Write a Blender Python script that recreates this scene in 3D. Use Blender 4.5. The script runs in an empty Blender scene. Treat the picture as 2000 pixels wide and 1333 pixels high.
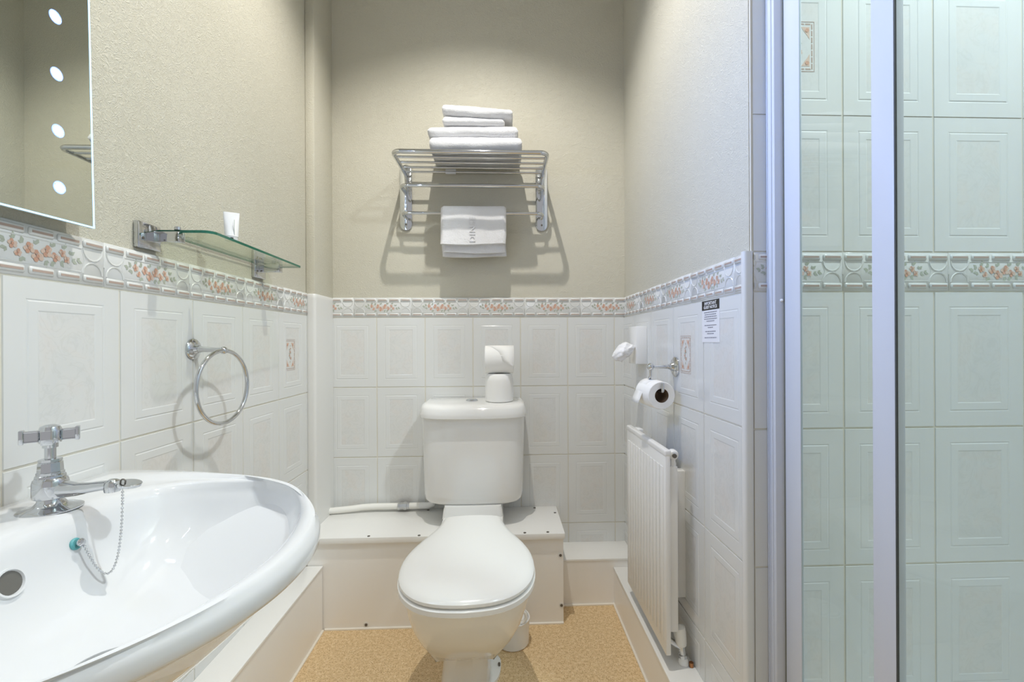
import bpy, bmesh, math, random
from mathutils import Vector, Matrix, noise

S = bpy.context.scene
COL = S.collection
PI = math.pi
random.seed(7)

# ------------------------------------------------------------------ camera, light, exposure
H = 1.03                                    # lens height above the floor
cam = bpy.data.cameras.new('camera')
cam.sensor_width = 36.0
cam.lens = 861.4 / 2000 * 36
cam.shift_x = -0.0073
cam.shift_y = 0.00075
cam.clip_start = 0.02
camo = bpy.data.objects.new('camera', cam)
COL.objects.link(camo)
camo.matrix_world = (Matrix.Translation((0, 0, H)) @ Matrix.Rotation(-0.0386, 4, 'Z')
                     @ Matrix.Rotation(PI / 2, 4, 'X') @ Matrix.Rotation(-0.0048, 4, 'Z'))
S.camera = camo

S.view_settings.view_transform = 'Standard'
S.view_settings.look = 'None'
S.view_settings.exposure = 0.17
S.view_settings.gamma = 1.0
S.view_settings.use_curve_mapping = False
S.cycles.use_denoising = True
S.cycles.max_bounces = 12
S.cycles.diffuse_bounces = 7
S.cycles.transparent_max_bounces = 16
S.cycles.caustics_reflective = False
S.cycles.caustics_refractive = False
S.cycles.sample_clamp_indirect = 6.0

world = bpy.data.worlds.new('world')
S.world = world
world.use_nodes = True
world.node_tree.nodes['Background'].inputs[0].default_value = (0.98, 0.98, 1.0, 1)
world.node_tree.nodes['Background'].inputs[1].default_value = 0.42

CEIL = 2.88


def lamp(kind, name, loc, energy, color, aim=None, **kw):
    l = bpy.data.lights.new(name, kind)
    l.energy = energy
    l.color = color
    for k, v in kw.items():
        setattr(l, k, v)
    o = bpy.data.objects.new(name, l)
    COL.objects.link(o)
    o.location = loc
    if aim is not None:
        d = Vector(aim) - Vector(loc)
        o.rotation_euler = d.to_track_quat('-Z', 'Y').to_euler()
    return o


WARM = (1.0, 0.965, 0.90)
lamp('SPOT', 'downlight_lamp', (-0.12, 1.07, CEIL - 0.03), 76, WARM, (-0.12, 1.07, 0), spot_size=math.radians(112), spot_blend=0.55, shadow_soft_size=0.012)
lamp('SPOT', 'downlight_lamp', (-0.12, 0.02, CEIL - 0.03), 9, WARM, (-0.12, 0.02, 0), spot_size=math.radians(150), spot_blend=0.7, shadow_soft_size=0.03)
lamp('SPOT', 'shower_lamp', (0.98, 0.35, CEIL - 0.03), 92, (0.88, 0.96, 1.0), (0.98, 0.45, 0), spot_size=math.radians(140), spot_blend=0.6, shadow_soft_size=0.05)
# the mirror's column of blue-white light-emitting diodes
lamp('AREA', 'mirror_lamp', (-0.698, 0.735, 1.66), 3.3, (0.16, 0.38, 1.0), (0.5, 0.735, 1.55), shape='RECTANGLE', size=0.80, size_y=0.02, spread=math.radians(95))

# ------------------------------------------------------------------ materials


def newmat(name):
    m = bpy.data.materials.new(name)
    m.use_nodes = True
    return m, m.node_tree, m.node_tree.nodes['Principled BSDF']


def pmat(name, color, rough=0.4, metal=0.0, spec=0.5, bump=None, coat=0.0):
    m, nt, b = newmat(name)
    b.inputs['Base Color'].default_value = (*color, 1)
    b.inputs['Roughness'].default_value = rough
    b.inputs['Metallic'].default_value = metal
    b.inputs['Specular IOR Level'].default_value = spec
    b.inputs['Coat Weight'].default_value = coat
    if bump:
        sc, st, dist = bump
        tc = nt.nodes.new('ShaderNodeTexCoord')
        n = nt.nodes.new('ShaderNodeTexNoise')
        n.inputs['Scale'].default_value = sc
        n.inputs['Detail'].default_value = 4
        bp = nt.nodes.new('ShaderNodeBump')
        bp.inputs['Strength'].default_value = st
        bp.inputs['Distance'].default_value = dist
        nt.links.new(tc.outputs['Object'], n.inputs['Vector'])
        nt.links.new(n.outputs['Fac'], bp.inputs['Height'])
        nt.links.new(bp.outputs['Normal'], b.inputs['Normal'])
    return m


def mathnode(nt, op, a, b=None):
    n = nt.nodes.new('ShaderNodeMath')
    n.operation = op
    for i, v in enumerate((a, b)):
        if v is None:
            continue
        if isinstance(v, (int, float)):
            n.inputs[i].default_value = v
        else:
            nt.links.new(v, n.inputs[i])
    return n.outputs[0]


def ramp(nt, fac, stops):
    r = nt.nodes.new('ShaderNodeValToRGB')
    e = r.color_ramp.elements
    while len(e) < len(stops):
        e.new(0.5)
    for i, (p, c) in enumerate(stops):
        e[i].position = p
        e[i].color = (*c, 1)
    nt.links.new(fac, r.inputs['Fac'])
    return r.outputs['Color']


def mix(nt, fac, a, b):
    n = nt.nodes.new('ShaderNodeMix')
    n.data_type = 'RGBA'
    for sock, v in ((n.inputs[0], fac), (n.inputs[6], a), (n.inputs[7], b)):
        if isinstance(v, (int, float)):
            sock.default_value = v
        elif isinstance(v, tuple):
            sock.default_value = (*v, 1)
        else:
            nt.links.new(v, sock)
    return n.outputs[2]


def wallpaper_mat():
    m, nt, b = newmat('beige_embossed_wallpaper')
    b.inputs['Roughness'].default_value = 0.62
    b.inputs['Specular IOR Level'].default_value = 0.35
    tc = nt.nodes.new('ShaderNodeTexCoord')
    n1 = nt.nodes.new('ShaderNodeTexNoise')
    n1.inputs['Scale'].default_value = 2.5
    nt.links.new(tc.outputs['Object'], n1.inputs['Vector'])
    c = ramp(nt, n1.outputs['Fac'], [(0.3, (0.55, 0.528, 0.44)), (0.7, (0.58, 0.556, 0.468))])
    nt.links.new(c, b.inputs['Base Color'])
    n2 = nt.nodes.new('ShaderNodeTexNoise')
    n2.inputs['Scale'].default_value = 72
    n2.inputs['Detail'].default_value = 3
    n2.inputs['Distortion'].default_value = 2.6
    nt.links.new(tc.outputs['Object'], n2.inputs['Vector'])
    h = mathnode(nt, 'ABSOLUTE', mathnode(nt, 'SUBTRACT', n2.outputs['Fac'], 0.5))
    bp = nt.nodes.new('ShaderNodeBump')
    bp.inputs['Strength'].default_value = 0.6
    bp.inputs['Distance'].default_value = 0.006
    nt.links.new(h, bp.inputs['Height'])
    nt.links.new(bp.outputs['Normal'], b.inputs['Normal'])
    return m


def tile_mat():
    m, nt, b = newmat('glazed_white_tile')
    b.inputs['Roughness'].default_value = 0.13
    b.inputs['Specular IOR Level'].default_value = 0.5
    tc = nt.nodes.new('ShaderNodeTexCoord')
    oi = nt.nodes.new('ShaderNodeObjectInfo')
    sx = nt.nodes.new('ShaderNodeSeparateXYZ')
    nt.links.new(tc.outputs['Object'], sx.inputs[0])
    ax = mathnode(nt, 'ABSOLUTE', sx.outputs['X'])
    az = mathnode(nt, 'ABSOLUTE', sx.outputs['Z'])
    inside = mathnode(nt, 'MULTIPLY', mathnode(nt, 'LESS_THAN', ax, 0.0475), mathnode(nt, 'LESS_THAN', az, 0.0925))
    off = nt.nodes.new('ShaderNodeCombineXYZ')
    nt.links.new(mathnode(nt, 'MULTIPLY', oi.outputs['Random'], 37.0), off.inputs[1])
    va = nt.nodes.new('ShaderNodeVectorMath')
    nt.links.new(tc.outputs['Object'], va.inputs[0])
    nt.links.new(off.outputs[0], va.inputs[1])
    n = nt.nodes.new('ShaderNodeTexNoise')
    n.inputs['Scale'].default_value = 14
    n.inputs['Detail'].default_value = 6
    n.inputs['Distortion'].default_value = 1.2
    nt.links.new(va.outputs[0], n.inputs['Vector'])
    n3 = nt.nodes.new('ShaderNodeTexNoise')
    n3.inputs['Scale'].default_value = 22
    n3.inputs['Detail'].default_value = 5
    n3.inputs['Distortion'].default_value = 2.5
    nt.links.new(va.outputs[0], n3.inputs['Vector'])
    marb = ramp(nt, n.outputs['Fac'], [(0.35, (0.668, 0.675, 0.662)), (0.5, (0.686, 0.688, 0.672)), (0.62, (0.69, 0.675, 0.65)), (0.75, (0.69, 0.69, 0.672))])
    vein = ramp(nt, mathnode(nt, 'ABSOLUTE', mathnode(nt, 'SUBTRACT', n3.outputs['Fac'], 0.5)), [(0.0, (0.92, 0.92, 0.91)), (0.05, (1, 1, 1))])
    mv = nt.nodes.new('ShaderNodeMix')
    mv.data_type = 'RGBA'
    mv.blend_type = 'MULTIPLY'
    mv.inputs[0].default_value = 0.6
    nt.links.new(marb, mv.inputs[6])
    nt.links.new(vein, mv.inputs[7])
    c = mix(nt, inside, (0.69, 0.70, 0.69), mv.outputs[2])
    nt.links.new(c, b.inputs['Base Color'])
    return m


def floor_mat():
    m, nt, b = newmat('speckled_vinyl')
    b.inputs['Roughness'].default_value = 0.42
    b.inputs['Specular IOR Level'].default_value = 0.4
    tc = nt.nodes.new('ShaderNodeTexCoord')
    n1 = nt.nodes.new('ShaderNodeTexNoise')
    n1.inputs['Scale'].default_value = 90
    n1.inputs['Detail'].default_value = 5
    n2 = nt.nodes.new('ShaderNodeTexNoise')
    n2.inputs['Scale'].default_value = 260
    n2.inputs['Detail'].default_value = 2
    n3 = nt.nodes.new('ShaderNodeTexNoise')
    n3.inputs['Scale'].default_value = 9
    for n in (n1, n2, n3):
        nt.links.new(tc.outputs['Object'], n.inputs['Vector'])
    c1 = ramp(nt, n1.outputs['Fac'], [(0.3, (0.60, 0.425, 0.225)), (0.5, (0.72, 0.53, 0.30)), (0.7, (0.81, 0.64, 0.41))])
    f2 = ramp(nt, n2.outputs['Fac'], [(0.35, (1, 1, 1)), (0.42, (0, 0, 0))])
    c2 = mix(nt, f2, c1, (0.40, 0.245, 0.11))
    f3 = ramp(nt, n2.outputs['Fac'], [(0.60, (0, 0, 0)), (0.68, (1, 1, 1))])
    c3 = mix(nt, f3, c2, (0.82, 0.66, 0.42))
    nt.links.new(c3, b.inputs['Base Color'])
    return m


def glass_mat(name, tint, ior=1.45, alpha_rough=0.0):
    m = bpy.data.materials.new(name)
    m.use_nodes = True
    nt = m.node_tree
    nt.nodes.clear()
    out = nt.nodes.new('ShaderNodeOutputMaterial')
    tr = nt.nodes.new('ShaderNodeBsdfTransparent')
    tr.inputs[0].default_value = (*tint, 1)
    gl = nt.nodes.new('ShaderNodeBsdfGlossy')
    gl.inputs['Color'].default_value = (1, 1, 1, 1)
    gl.inputs['Roughness'].default_value = alpha_rough
    lw = nt.nodes.new('ShaderNodeLayerWeight')
    lw.inputs['Blend'].default_value = 0.5
    f0 = ((ior - 1) / (ior + 1)) ** 2
    p5 = mathnode(nt, 'POWER', lw.outputs['Facing'], 5.0)
    fr = mathnode(nt, 'ADD', mathnode(nt, 'MULTIPLY', p5, 1 - f0), f0)
    mx = nt.nodes.new('ShaderNodeMixShader')
    nt.links.new(fr, mx.inputs[0])
    nt.links.new(tr.outputs[0], mx.inputs[1])
    nt.links.new(gl.outputs[0], mx.inputs[2])
    nt.links.new(mx.outputs[0], out.inputs[0])
    return m


def emit_mat(name, color, strength):
    m, nt, b = newmat(name)
    b.inputs['Base Color'].default_value = (*color, 1)
    b.inputs['Emission Color'].default_value = (*color, 1)
    b.inputs['Emission Strength'].default_value = strength
    return m


def towel_mat():
    m, nt, b = newmat('white_terry_towel')
    b.inputs['Base Color'].default_value = (0.73, 0.73, 0.745, 1)
    b.inputs['Roughness'].default_value = 0.95
    b.inputs['Specular IOR Level'].default_value = 0.1
    b.inputs['Sheen Weight'].default_value = 0.25
    tc = nt.nodes.new('ShaderNodeTexCoord')
    n = nt.nodes.new('ShaderNodeTexNoise')
    n.inputs['Scale'].default_value = 420
    n.inputs['Detail'].default_value = 2
    n2 = nt.nodes.new('ShaderNodeTexNoise')
    n2.inputs['Scale'].default_value = 38
    nt.links.new(tc.outputs['Object'], n.inputs['Vector'])
    nt.links.new(tc.outputs['Object'], n2.inputs['Vector'])
    h = mathnode(nt, 'ADD', n.outputs['Fac'], mathnode(nt, 'MULTIPLY', n2.outputs['Fac'], 1.6))
    bp = nt.nodes.new('ShaderNodeBump')
    bp.inputs['Strength'].default_value = 0.55
    bp.inputs['Distance'].default_value = 0.003
    nt.links.new(h, bp.inputs['Height'])
    nt.links.new(bp.outputs['Normal'], b.inputs['Normal'])
    return m


M = {}
M['paper'] = wallpaper_mat()
M['tile'] = tile_mat()
M['border'] = pmat('border_glaze', (0.665, 0.67, 0.655), 0.16)
M['grout'] = pmat('cream_grout', (0.68, 0.65, 0.56), 0.8, bump=(200, 0.2, 0.001))
M['coral'] = pmat('coral_print', (0.60, 0.345, 0.25), 0.25)
M['peach'] = pmat('peach_print', (0.66, 0.50, 0.41), 0.25)
M['sage'] = pmat('sage_print', (0.42, 0.45, 0.375), 0.25)
M['brown'] = pmat('brown_print', (0.44, 0.34, 0.29), 0.3)
M['floor'] = floor_mat()
M['ceil'] = pmat('white_ceiling_paint', (0.78, 0.765, 0.72), 0.8, bump=(60, 0.2, 0.002))
M['plaster'] = pmat('door_side_wall_paint', (0.74, 0.73, 0.69), 0.7, bump=(60, 0.2, 0.002))
M['upvc'] = pmat('white_upvc', (0.72, 0.72, 0.70), 0.32, bump=(30, 0.08, 0.002))
M['board'] = pmat('white_gloss_board', (0.86, 0.845, 0.815), 0.3, bump=(22, 0.10, 0.003))
M['boardtop'] = pmat('white_foil_board_top', (0.84, 0.835, 0.81), 0.28, bump=(45, 0.35, 0.002))
M['sealant'] = pmat('white_silicone', (0.82, 0.78, 0.70), 0.4)
M['ceramic'] = pmat('white_vitreous_china', (0.80, 0.80, 0.785), 0.07, coat=0.3)
M['basinc'] = pmat('white_basin_china', (0.70, 0.71, 0.715), 0.06, coat=0.3)
M['plastic'] = pmat('white_plastic', (0.82, 0.82, 0.805), 0.2)
M['seat'] = pmat('white_seat_plastic', (0.84, 0.84, 0.825), 0.16)
M['chrome'] = pmat('polished_chrome', (0.64, 0.655, 0.675), 0.07, metal=1.0)
M['satin'] = pmat('satin_chrome', (0.66, 0.67, 0.68), 0.22, metal=1.0)
M['screw'] = pmat('dull_steel_screw', (0.16, 0.145, 0.125), 0.5, metal=0.6)
M['dark'] = pmat('dark_recess', (0.035, 0.032, 0.03), 0.6)
M['rubber'] = pmat('black_rubber_seal', (0.05, 0.055, 0.05), 0.6)
M['copper'] = pmat('copper_pipe', (0.48, 0.22, 0.10), 0.35, metal=1.0)
M['teal'] = pmat('teal_verdigris', (0.10, 0.36, 0.38), 0.5)
M['towel'] = towel_mat()
M['stitch'] = pmat('woven_letters', (0.70, 0.70, 0.72), 0.9)
M['paperroll'] = pmat('tissue_paper', (0.86, 0.86, 0.845), 0.95, spec=0.1, bump=(140, 0.25, 0.001))
M['card'] = pmat('brown_cardboard', (0.23, 0.15, 0.085), 0.9)
M['bag'] = pmat('crumpled_white_bag', (0.86, 0.86, 0.87), 0.45, bump=(70, 0.8, 0.006))
M['radiator'] = pmat('white_radiator_enamel', (0.80, 0.795, 0.775), 0.28)
M['yellowed'] = pmat('yellowed_plastic', (0.82, 0.81, 0.765), 0.4)
M['frame'] = pmat('white_powder_coat', (0.60, 0.63, 0.69), 0.28)  # white coat, with the mirror lights' blue cast mixed into its colour
M['paneglass'] = glass_mat('shower_glass', (0.915, 0.963, 0.958), 1.33)
M['shelfglass'] = glass_mat('shelf_glass', (0.90, 0.93, 0.865), 1.4)
M['shelfedge'] = pmat('green_glass_edge', (0.02, 0.135, 0.085), 0.12)
M['mirror'] = pmat('silvered_mirror', (0.76, 0.80, 0.74), 0.0, metal=1.0)
M['mirroredge'] = emit_mat('lit_mirror_edge', (0.42, 0.70, 1.0), 1.1)
M['mirrorframe'] = pmat('frosted_mirror_edge', (0.55, 0.60, 0.58), 0.3)
M['led'] = emit_mat('blue_white_led', (0.55, 0.68, 1.0), 520.0)
M['ledrim'] = emit_mat('blue_led_rim', (0.16, 0.28, 1.0), 2.6)  # glowing ring that imitates the blue halo around each diode
M['black'] = pmat('black_ink', (0.012, 0.012, 0.012), 0.5)
M['ink'] = pmat('grey_ink', (0.24, 0.24, 0.27), 0.6)
M['white'] = pmat('white_paper', (0.78, 0.78, 0.80), 0.5)
M['tray'] = pmat('white_shower_tray', (0.80, 0.80, 0.79), 0.2)
M['rust'] = pmat('stained_sealant', (0.20, 0.20, 0.16), 0.6)

# ------------------------------------------------------------------ mesh helpers


class MB:
    def __init__(self):
        self.bm = bmesh.new()
        self.slots = []

    def slot(self, m):
        if m not in self.slots:
            self.slots.append(m)
        return self.slots.index(m)

    def _merge(self, b, mi=0, mat=None):
        if mat is not None:
            b.transform(mat)
        for f in b.faces:
            f.material_index = mi
        me = bpy.data.meshes.new('tmp')
        b.to_mesh(me)
        b.free()
        self.bm.from_mesh(me)
        bpy.data.meshes.remove(me)
        return self

    def box(self, x0, x1, y0, y1, z0, z1, bev=0.0, seg=2, mi=0, mat=None):
        b = bmesh.new()
        bmesh.ops.create_cube(b, size=1)
        bmesh.ops.scale(b, vec=(x1 - x0, y1 - y0, z1 - z0), verts=b.verts)
        bmesh.ops.translate(b, vec=((x0 + x1) / 2, (y0 + y1) / 2, (z0 + z1) / 2), verts=b.verts)
        if bev > 0:
            bmesh.ops.bevel(b, geom=b.edges[:], offset=bev, segments=seg, profile=0.5, affect='EDGES')
        return self._merge(b, mi, mat)

    def loft(self, rings, cap0=True, cap1=True, closed=True, mi=0, mat=None, loop=False):
        b = bmesh.new()
        vs = [[b.verts.new(p) for p in r] for r in rings]
        n = len(rings[0])
        m = len(rings)
        for i in range(m if loop else m - 1):
            A, B = vs[i], vs[(i + 1) % m]
            for j in range(n if closed else n - 1):
                k = (j + 1) % n
                try:
                    b.faces.new((A[j], A[k], B[k], B[j]))
                except ValueError:
                    pass
        if cap0 and not loop:
            b.faces.new(vs[0][::-1])
        if cap1 and not loop:
            b.faces.new(vs[-1])
        bmesh.ops.recalc_face_normals(b, faces=b.faces)
        return self._merge(b, mi, mat)

    def lathe(self, prof, seg=24, mi=0, mat=None, cap=True):
        rings = [[(max(r, 1e-5) * math.cos(2 * PI * k / seg), max(r, 1e-5) * math.sin(2 * PI * k / seg), z) for k in range(seg)] for r, z in prof]
        return self.loft(rings, cap, cap, True, mi, mat)

    def tube(self, pts, r, seg=10, closed=False, mi=0, mat=None):
        pts = [Vector(p) for p in pts]
        n = len(pts)
        rr = r if isinstance(r, (list, tuple)) else [r] * n
        tang = []
        for i in range(n):
            if closed:
                t = pts[(i + 1) % n] - pts[i - 1]
            else:
                t = pts[min(i + 1, n - 1)] - pts[max(i - 1, 0)]
            tang.append(t.normalized())
        up = Vector((0, 0, 1)) if abs(tang[0].z) < 0.9 else Vector((1, 0, 0))
        u = (up - tang[0] * up.dot(tang[0])).normalized()
        rings = []
        for i in range(n):
            u = (u - tang[i] * u.dot(tang[i])).normalized()
            v = tang[i].cross(u)
            rings.append([pts[i] + (u * math.cos(2 * PI * k / seg) + v * math.sin(2 * PI * k / seg)) * rr[i] for k in range(seg)])
        return self.loft(rings, True, True, True, mi, mat, loop=closed)

    def sphere(self, c, r, sub=2, mi=0, scale=(1, 1, 1), mat=None):
        b = bmesh.new()
        bmesh.ops.create_icosphere(b, subdivisions=sub, radius=r)
        bmesh.ops.scale(b, vec=scale, verts=b.verts)
        bmesh.ops.translate(b, vec=c, verts=b.verts)
        return self._merge(b, mi, mat)

    def poly(self, pts, mi=0, mat=None):
        b = bmesh.new()
        b.faces.new([b.verts.new(p) for p in pts])
        return self._merge(b, mi, mat)

    def prism(self, pts2, z0, z1, mi=0, mat=None, bev=0):
        b = bmesh.new()
        f = b.faces.new([b.verts.new((x, y, z0)) for x, y in pts2])
        r = bmesh.ops.extrude_face_region(b, geom=[f])
        bmesh.ops.translate(b, vec=(0, 0, z1 - z0), verts=[v for v in r['geom'] if isinstance(v, bmesh.types.BMVert)])
        bmesh.ops.recalc_face_normals(b, faces=b.faces)
        if bev:
            es = [e for e in b.edges if abs(e.verts[0].co.z - e.verts[1].co.z) < 1e-6]
            bmesh.ops.bevel(b, geom=es, offset=bev, segments=2, profile=0.5, affect='EDGES')
        return self._merge(b, mi, mat)

    def mesh(self, name, mats, smooth=40):
        me = bpy.data.meshes.new(name)
        self.bm.to_mesh(me)
        self.bm.free()
        for m in (mats if isinstance(mats, (list, tuple)) else [mats]):
            me.materials.append(m)
        if smooth:
            me.shade_smooth()
            me.set_sharp_from_angle(angle=math.radians(smooth))
        return me

    def done(self, name, mats, parent=None, smooth=40):
        return link(name, self.mesh(name, mats, smooth), parent)


def link(name, me, parent=None, loc=None, rz=0.0):
    o = bpy.data.objects.new(name, me)
    COL.objects.link(o)
    if parent is not None:
        o.parent = parent
        if parent.type == 'EMPTY' or parent.location.length > 0:
            o.matrix_parent_inverse = Matrix.Translation(-parent_world(parent))
    if loc is not None:
        o.location = loc
    if rz:
        o.rotation_euler = (0, 0, rz)
    return o


def parent_world(p):
    # all things are built in world coordinates: empties are moved without rotation
    v = Vector(p.get('_base', (0, 0, 0)))
    return v


def tag(o, label, cat, group=None, kind=None):
    o['label'] = label
    o['category'] = cat
    if group:
        o['group'] = group
    if kind:
        o['kind'] = kind
    return o


def thing(name, label, cat, loc, group=None, kind=None):
    o = bpy.data.objects.new(name, None)
    COL.objects.link(o)
    o.location = loc
    o.empty_display_size = 0.05
    o['_base'] = tuple(loc)
    return tag(o, label, cat, group, kind)


def X_to(a, b):
    """matrix that puts local +Z along a->b with origin at a"""
    a, b = Vector(a), Vector(b)
    return Matrix.Translation(a) @ (b - a).to_track_quat('Z', 'Y').to_matrix().to_4x4()


def superell(cx, cy, rx, ryf, ryb, p, n=48, z=0.0, pb=None):
    """closed outline; -y half uses ryf, +y half uses ryb"""
    out = []
    for k in range(n):
        t = 2 * PI * k / n
        c, s = math.cos(t), math.sin(t)
        q = p if s < 0 else (pb or p)
        x = rx * math.copysign(abs(c) ** (2 / q), c)
        y = (ryf if s < 0 else ryb) * math.copysign(abs(s) ** (2 / q), s)
        out.append((cx + x, cy + y, z))
    return out


def rrect(x0, x1, y0, y1, r, z, n=4):
    out = []
    for cx, cy, a0 in ((x1 - r, y1 - r, 0), (x0 + r, y1 - r, 90), (x0 + r, y0 + r, 180), (x1 - r, y0 + r, 270)):
        for k in range(n + 1):
            a = math.radians(a0 + 90 * k / n)
            out.append((cx + r * math.cos(a), cy + r * math.sin(a), z))
    return out


# ------------------------------------------------------------------ the room
LX, BY, RX, SY = -0.7332, 1.8594, 0.5172, 0.9089     # tile faces: left, back, right, shower
ZB, ZT = 1.1339, 1.2173                              # border strip
TH = 0.2911
REC = 0.006                                          # bare wall behind the tile face


def structure(name, o, label, cat):
    o['kind'] = 'structure'
    o['label'] = label
    o['category'] = cat
    return o


wall_left = structure('wall_left', MB().box(LX - 0.12, LX - REC, -1.3, 1.98, 0, CEIL).done('wall_left', M['paper']), 'left wall with beige wallpaper above white tiles, behind basin', 'wall')
wall_back = structure('wall_back', MB().box(LX - REC, RX + REC, BY + REC, 1.98, 0, CEIL).done('wall_back', M['paper']), 'back wall with beige wallpaper above white tiles, behind toilet', 'wall')
wall_right = structure('wall_right', MB().box(RX + REC, RX + 0.1, SY + 0.05, 1.98, 0, CEIL).done('wall_right', M['paper']), 'right wall with beige wallpaper above white tiles, behind radiator', 'wall')
wall_shower = structure('wall_shower', MB().box(RX + REC, 1.52, SY + REC, SY + 0.05, 0, CEIL).done('wall_shower', M['paper']), 'tiled wall seen through the shower glass', 'wall')
wall_side = structure('wall_side', MB().box(1.40, 1.52, -1.3, SY + REC, 0, CEIL).done('wall_side', M['plaster']), 'plain wall at the far side of the shower', 'wall')
floor = structure('floor', MB().box(LX - 0.12, 1.52, -1.42, 1.98, -0.06, 0).done('floor', M['floor'], smooth=0), 'speckled beige vinyl floor', 'floor')
ceiling = structure('ceiling', MB().box(LX - 0.12, 1.52, -1.42, 1.98, CEIL, CEIL + 0.06).done('ceiling', M['ceil'], smooth=0), 'white painted ceiling', 'ceiling')

# ---- tiles
TILE_RINGS = [(0.0, 0.0045), (0.0016, 0.0), (0.032, 0.0), (0.0342, 0.0006), (0.0365, -0.0003), (0.0500, -0.0003), (0.0520, 0.0003)]


def tile_bm(w=0.1985, h=TH - 0.0018):
    b = bmesh.new()
    rings = []
    for ins, d in TILE_RINGS:
        x, z = w / 2 - ins, h / 2 - ins
        rings.append([b.verts.new(p) for p in ((-x, d, -z), (x, d, -z), (x, d, z), (-x, d, z))])
    for A, B in zip(rings, rings[1:]):
        for j in range(4):
            k = (j + 1) % 4
            b.faces.new((A[j], A[k], B[k], B[j]))
    b.faces.new(rings[-1])
    bmesh.ops.recalc_face_normals(b, faces=b.faces)
    if sum(f.normal.y for f in b.faces) > 0:
        bmesh.ops.reverse_faces(b, faces=b.faces)
    return b


_tile_cache = {}


def tile_mesh(u0, u1, v0, v1):
    key = (round(u0, 4), round(u1, 4), round(v0, 4), round(v1, 4))
    if key in _tile_cache:
        return _tile_cache[key]
    b = tile_bm()
    for co, no, cut in (((u0, 0, 0), (-1, 0, 0), u0 > -0.0999), ((u1, 0, 0), (1, 0, 0), u1 < 0.0999),
                        ((0, 0, v0), (0, 0, -1), v0 > -TH / 2 + 1e-4), ((0, 0, v1), (0, 0, 1), v1 < TH / 2 - 1e-4)):
        if cut:
            g = b.verts[:] + b.edges[:] + b.faces[:]
            bmesh.ops.bisect_plane(b, geom=g, plane_co=co, plane_no=no, clear_outer=True)
    me = bpy.data.meshes.new('tile')
    b.to_mesh(me)
    b.free()
    me.materials.append(M['tile'])
    _tile_cache[key] = me
    return me


def petal(mb, cx, cz, r, mi, n=6, y=-0.0005, sx=1.0, rot=0.0):
    mb.poly([(cx + r * sx * math.cos(rot + 2 * PI * k / n), y, cz + r * math.sin(rot + 2 * PI * k / n)) for k in range(n)][::-1], mi)


def leaf(mb, cx, cz, a, l, w, mi, y=-0.0004):
    d = (math.cos(a), math.sin(a))
    p = (-d[1], d[0])
    pts = [(cx, y, cz), (cx + d[0] * l * .5 + p[0] * w, y, cz + d[1] * l * .5 + p[1] * w), (cx + d[0] * l, y, cz + d[1] * l), (cx + d[0] * l * .5 - p[0] * w, y, cz + d[1] * l * .5 - p[1] * w)]
    mb.poly(pts, mi)


def rose(mb, cx, cz, r, rnd):
    petal(mb, cx, cz, r * 0.62, 1, 8, -0.0004)
    for k in range(5):
        a = 2 * PI * k / 5 + rnd.random()
        petal(mb, cx + r * .55 * math.cos(a), cz + r * .55 * math.sin(a), r * .36, 0 if k % 2 else 1, 6, -0.0006 - 0.0001 * k)
    petal(mb, cx, cz, r * .26, 0, 6, -0.0013)
    petal(mb, cx - r * .2, cz + r * .25, r * .14, 3, 5, -0.0014)


def border_print_mesh():
    rnd = random.Random(3)
    mb = MB()
    zc = 0.0417
    for cx, cz, r in ((-0.044, .006, .0085), (-0.036, -.006, .007), (-0.019, .004, .0105), (-0.006, -.0065, .0115), (0.009, .004, .0115), (0.024, -.003, .0095), (0.036, .006, .0075), (0.044, -.004, .007)):
        rose(mb, cx, zc + cz, r, rnd)
    for cx, cz, a in ((-0.054, .008, 2.4), (-0.052, -.001, 3.3), (-0.028, .010, 1.9), (-0.029, -.011, 4.3), (-0.008, .011, 1.2), (0.006, -.012, 5.0), (0.018, .012, 1.0), (0.017, -.011, 4.9), (0.032, -.009, 5.3), (0.050, .005, .7), (0.053, -.004, 5.9), (0.040, .013, 1.4), (-0.041, .014, 1.8), (-0.062, .004, 2.9), (0.062, -.002, 6.0)):
        leaf(mb, cx, zc + cz, a, .011, .0032, 2)
        leaf(mb, cx, zc + cz, a + 1.0, .008, .0026, 2)
    for k in range(5):
        x = (k - 2) * 0.047
        for z in (0.0725, 0.0115):
            mb.box(x - .0165, x + .0165, -.0034, -.0026, z - .0019, z + .0019, mi=3)
    return mb.mesh('floral_print', [M['coral'], M['peach'], M['sage'], M['brown']], smooth=0)


def border_mesh():
    mb = MB()
    L = 0.1173
    mb.box(-L, L, 0, .0058, .0006, .0828, bev=.0012, seg=1)
    for k in range(5):
        x = (k - 2) * 0.047
        for z in (0.0725, 0.0115):
            mb.box(x - .0205, x + .0205, -.0028, .0015, z - .0062, z + .0062, bev=.002, seg=1)
    for s in (-1, 1):
        cx = s * 0.0935
        for z0, d in ((0.0645, -1), (0.0195, 1)):
            mb.tube([(cx + .0195 * math.cos(a), .0004, z0 + d * .0205 * math.sin(a)) for a in [PI * k / 8 for k in range(9)]], .0019, 5)
        mb.tube([(s * .1173, .0006, .036), (s * .1173, .0006, .048)], .0016, 5)
    for z in (0.0625, 0.0215):
        mb.tube([(-.071, .0004, z), (.071, .0004, z)], .0014, 5)
    for s in (-1, 1):
        mb.tube([(s * .071, .0004, .0625), (s * .0775, .0004, .042), (s * .071, .0004, .0215)], .0011, 5)
    return mb.mesh('border_tile', M['border'], smooth=50)


BORDER, PRINT = border_mesh(), border_print_mesh()


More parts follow.
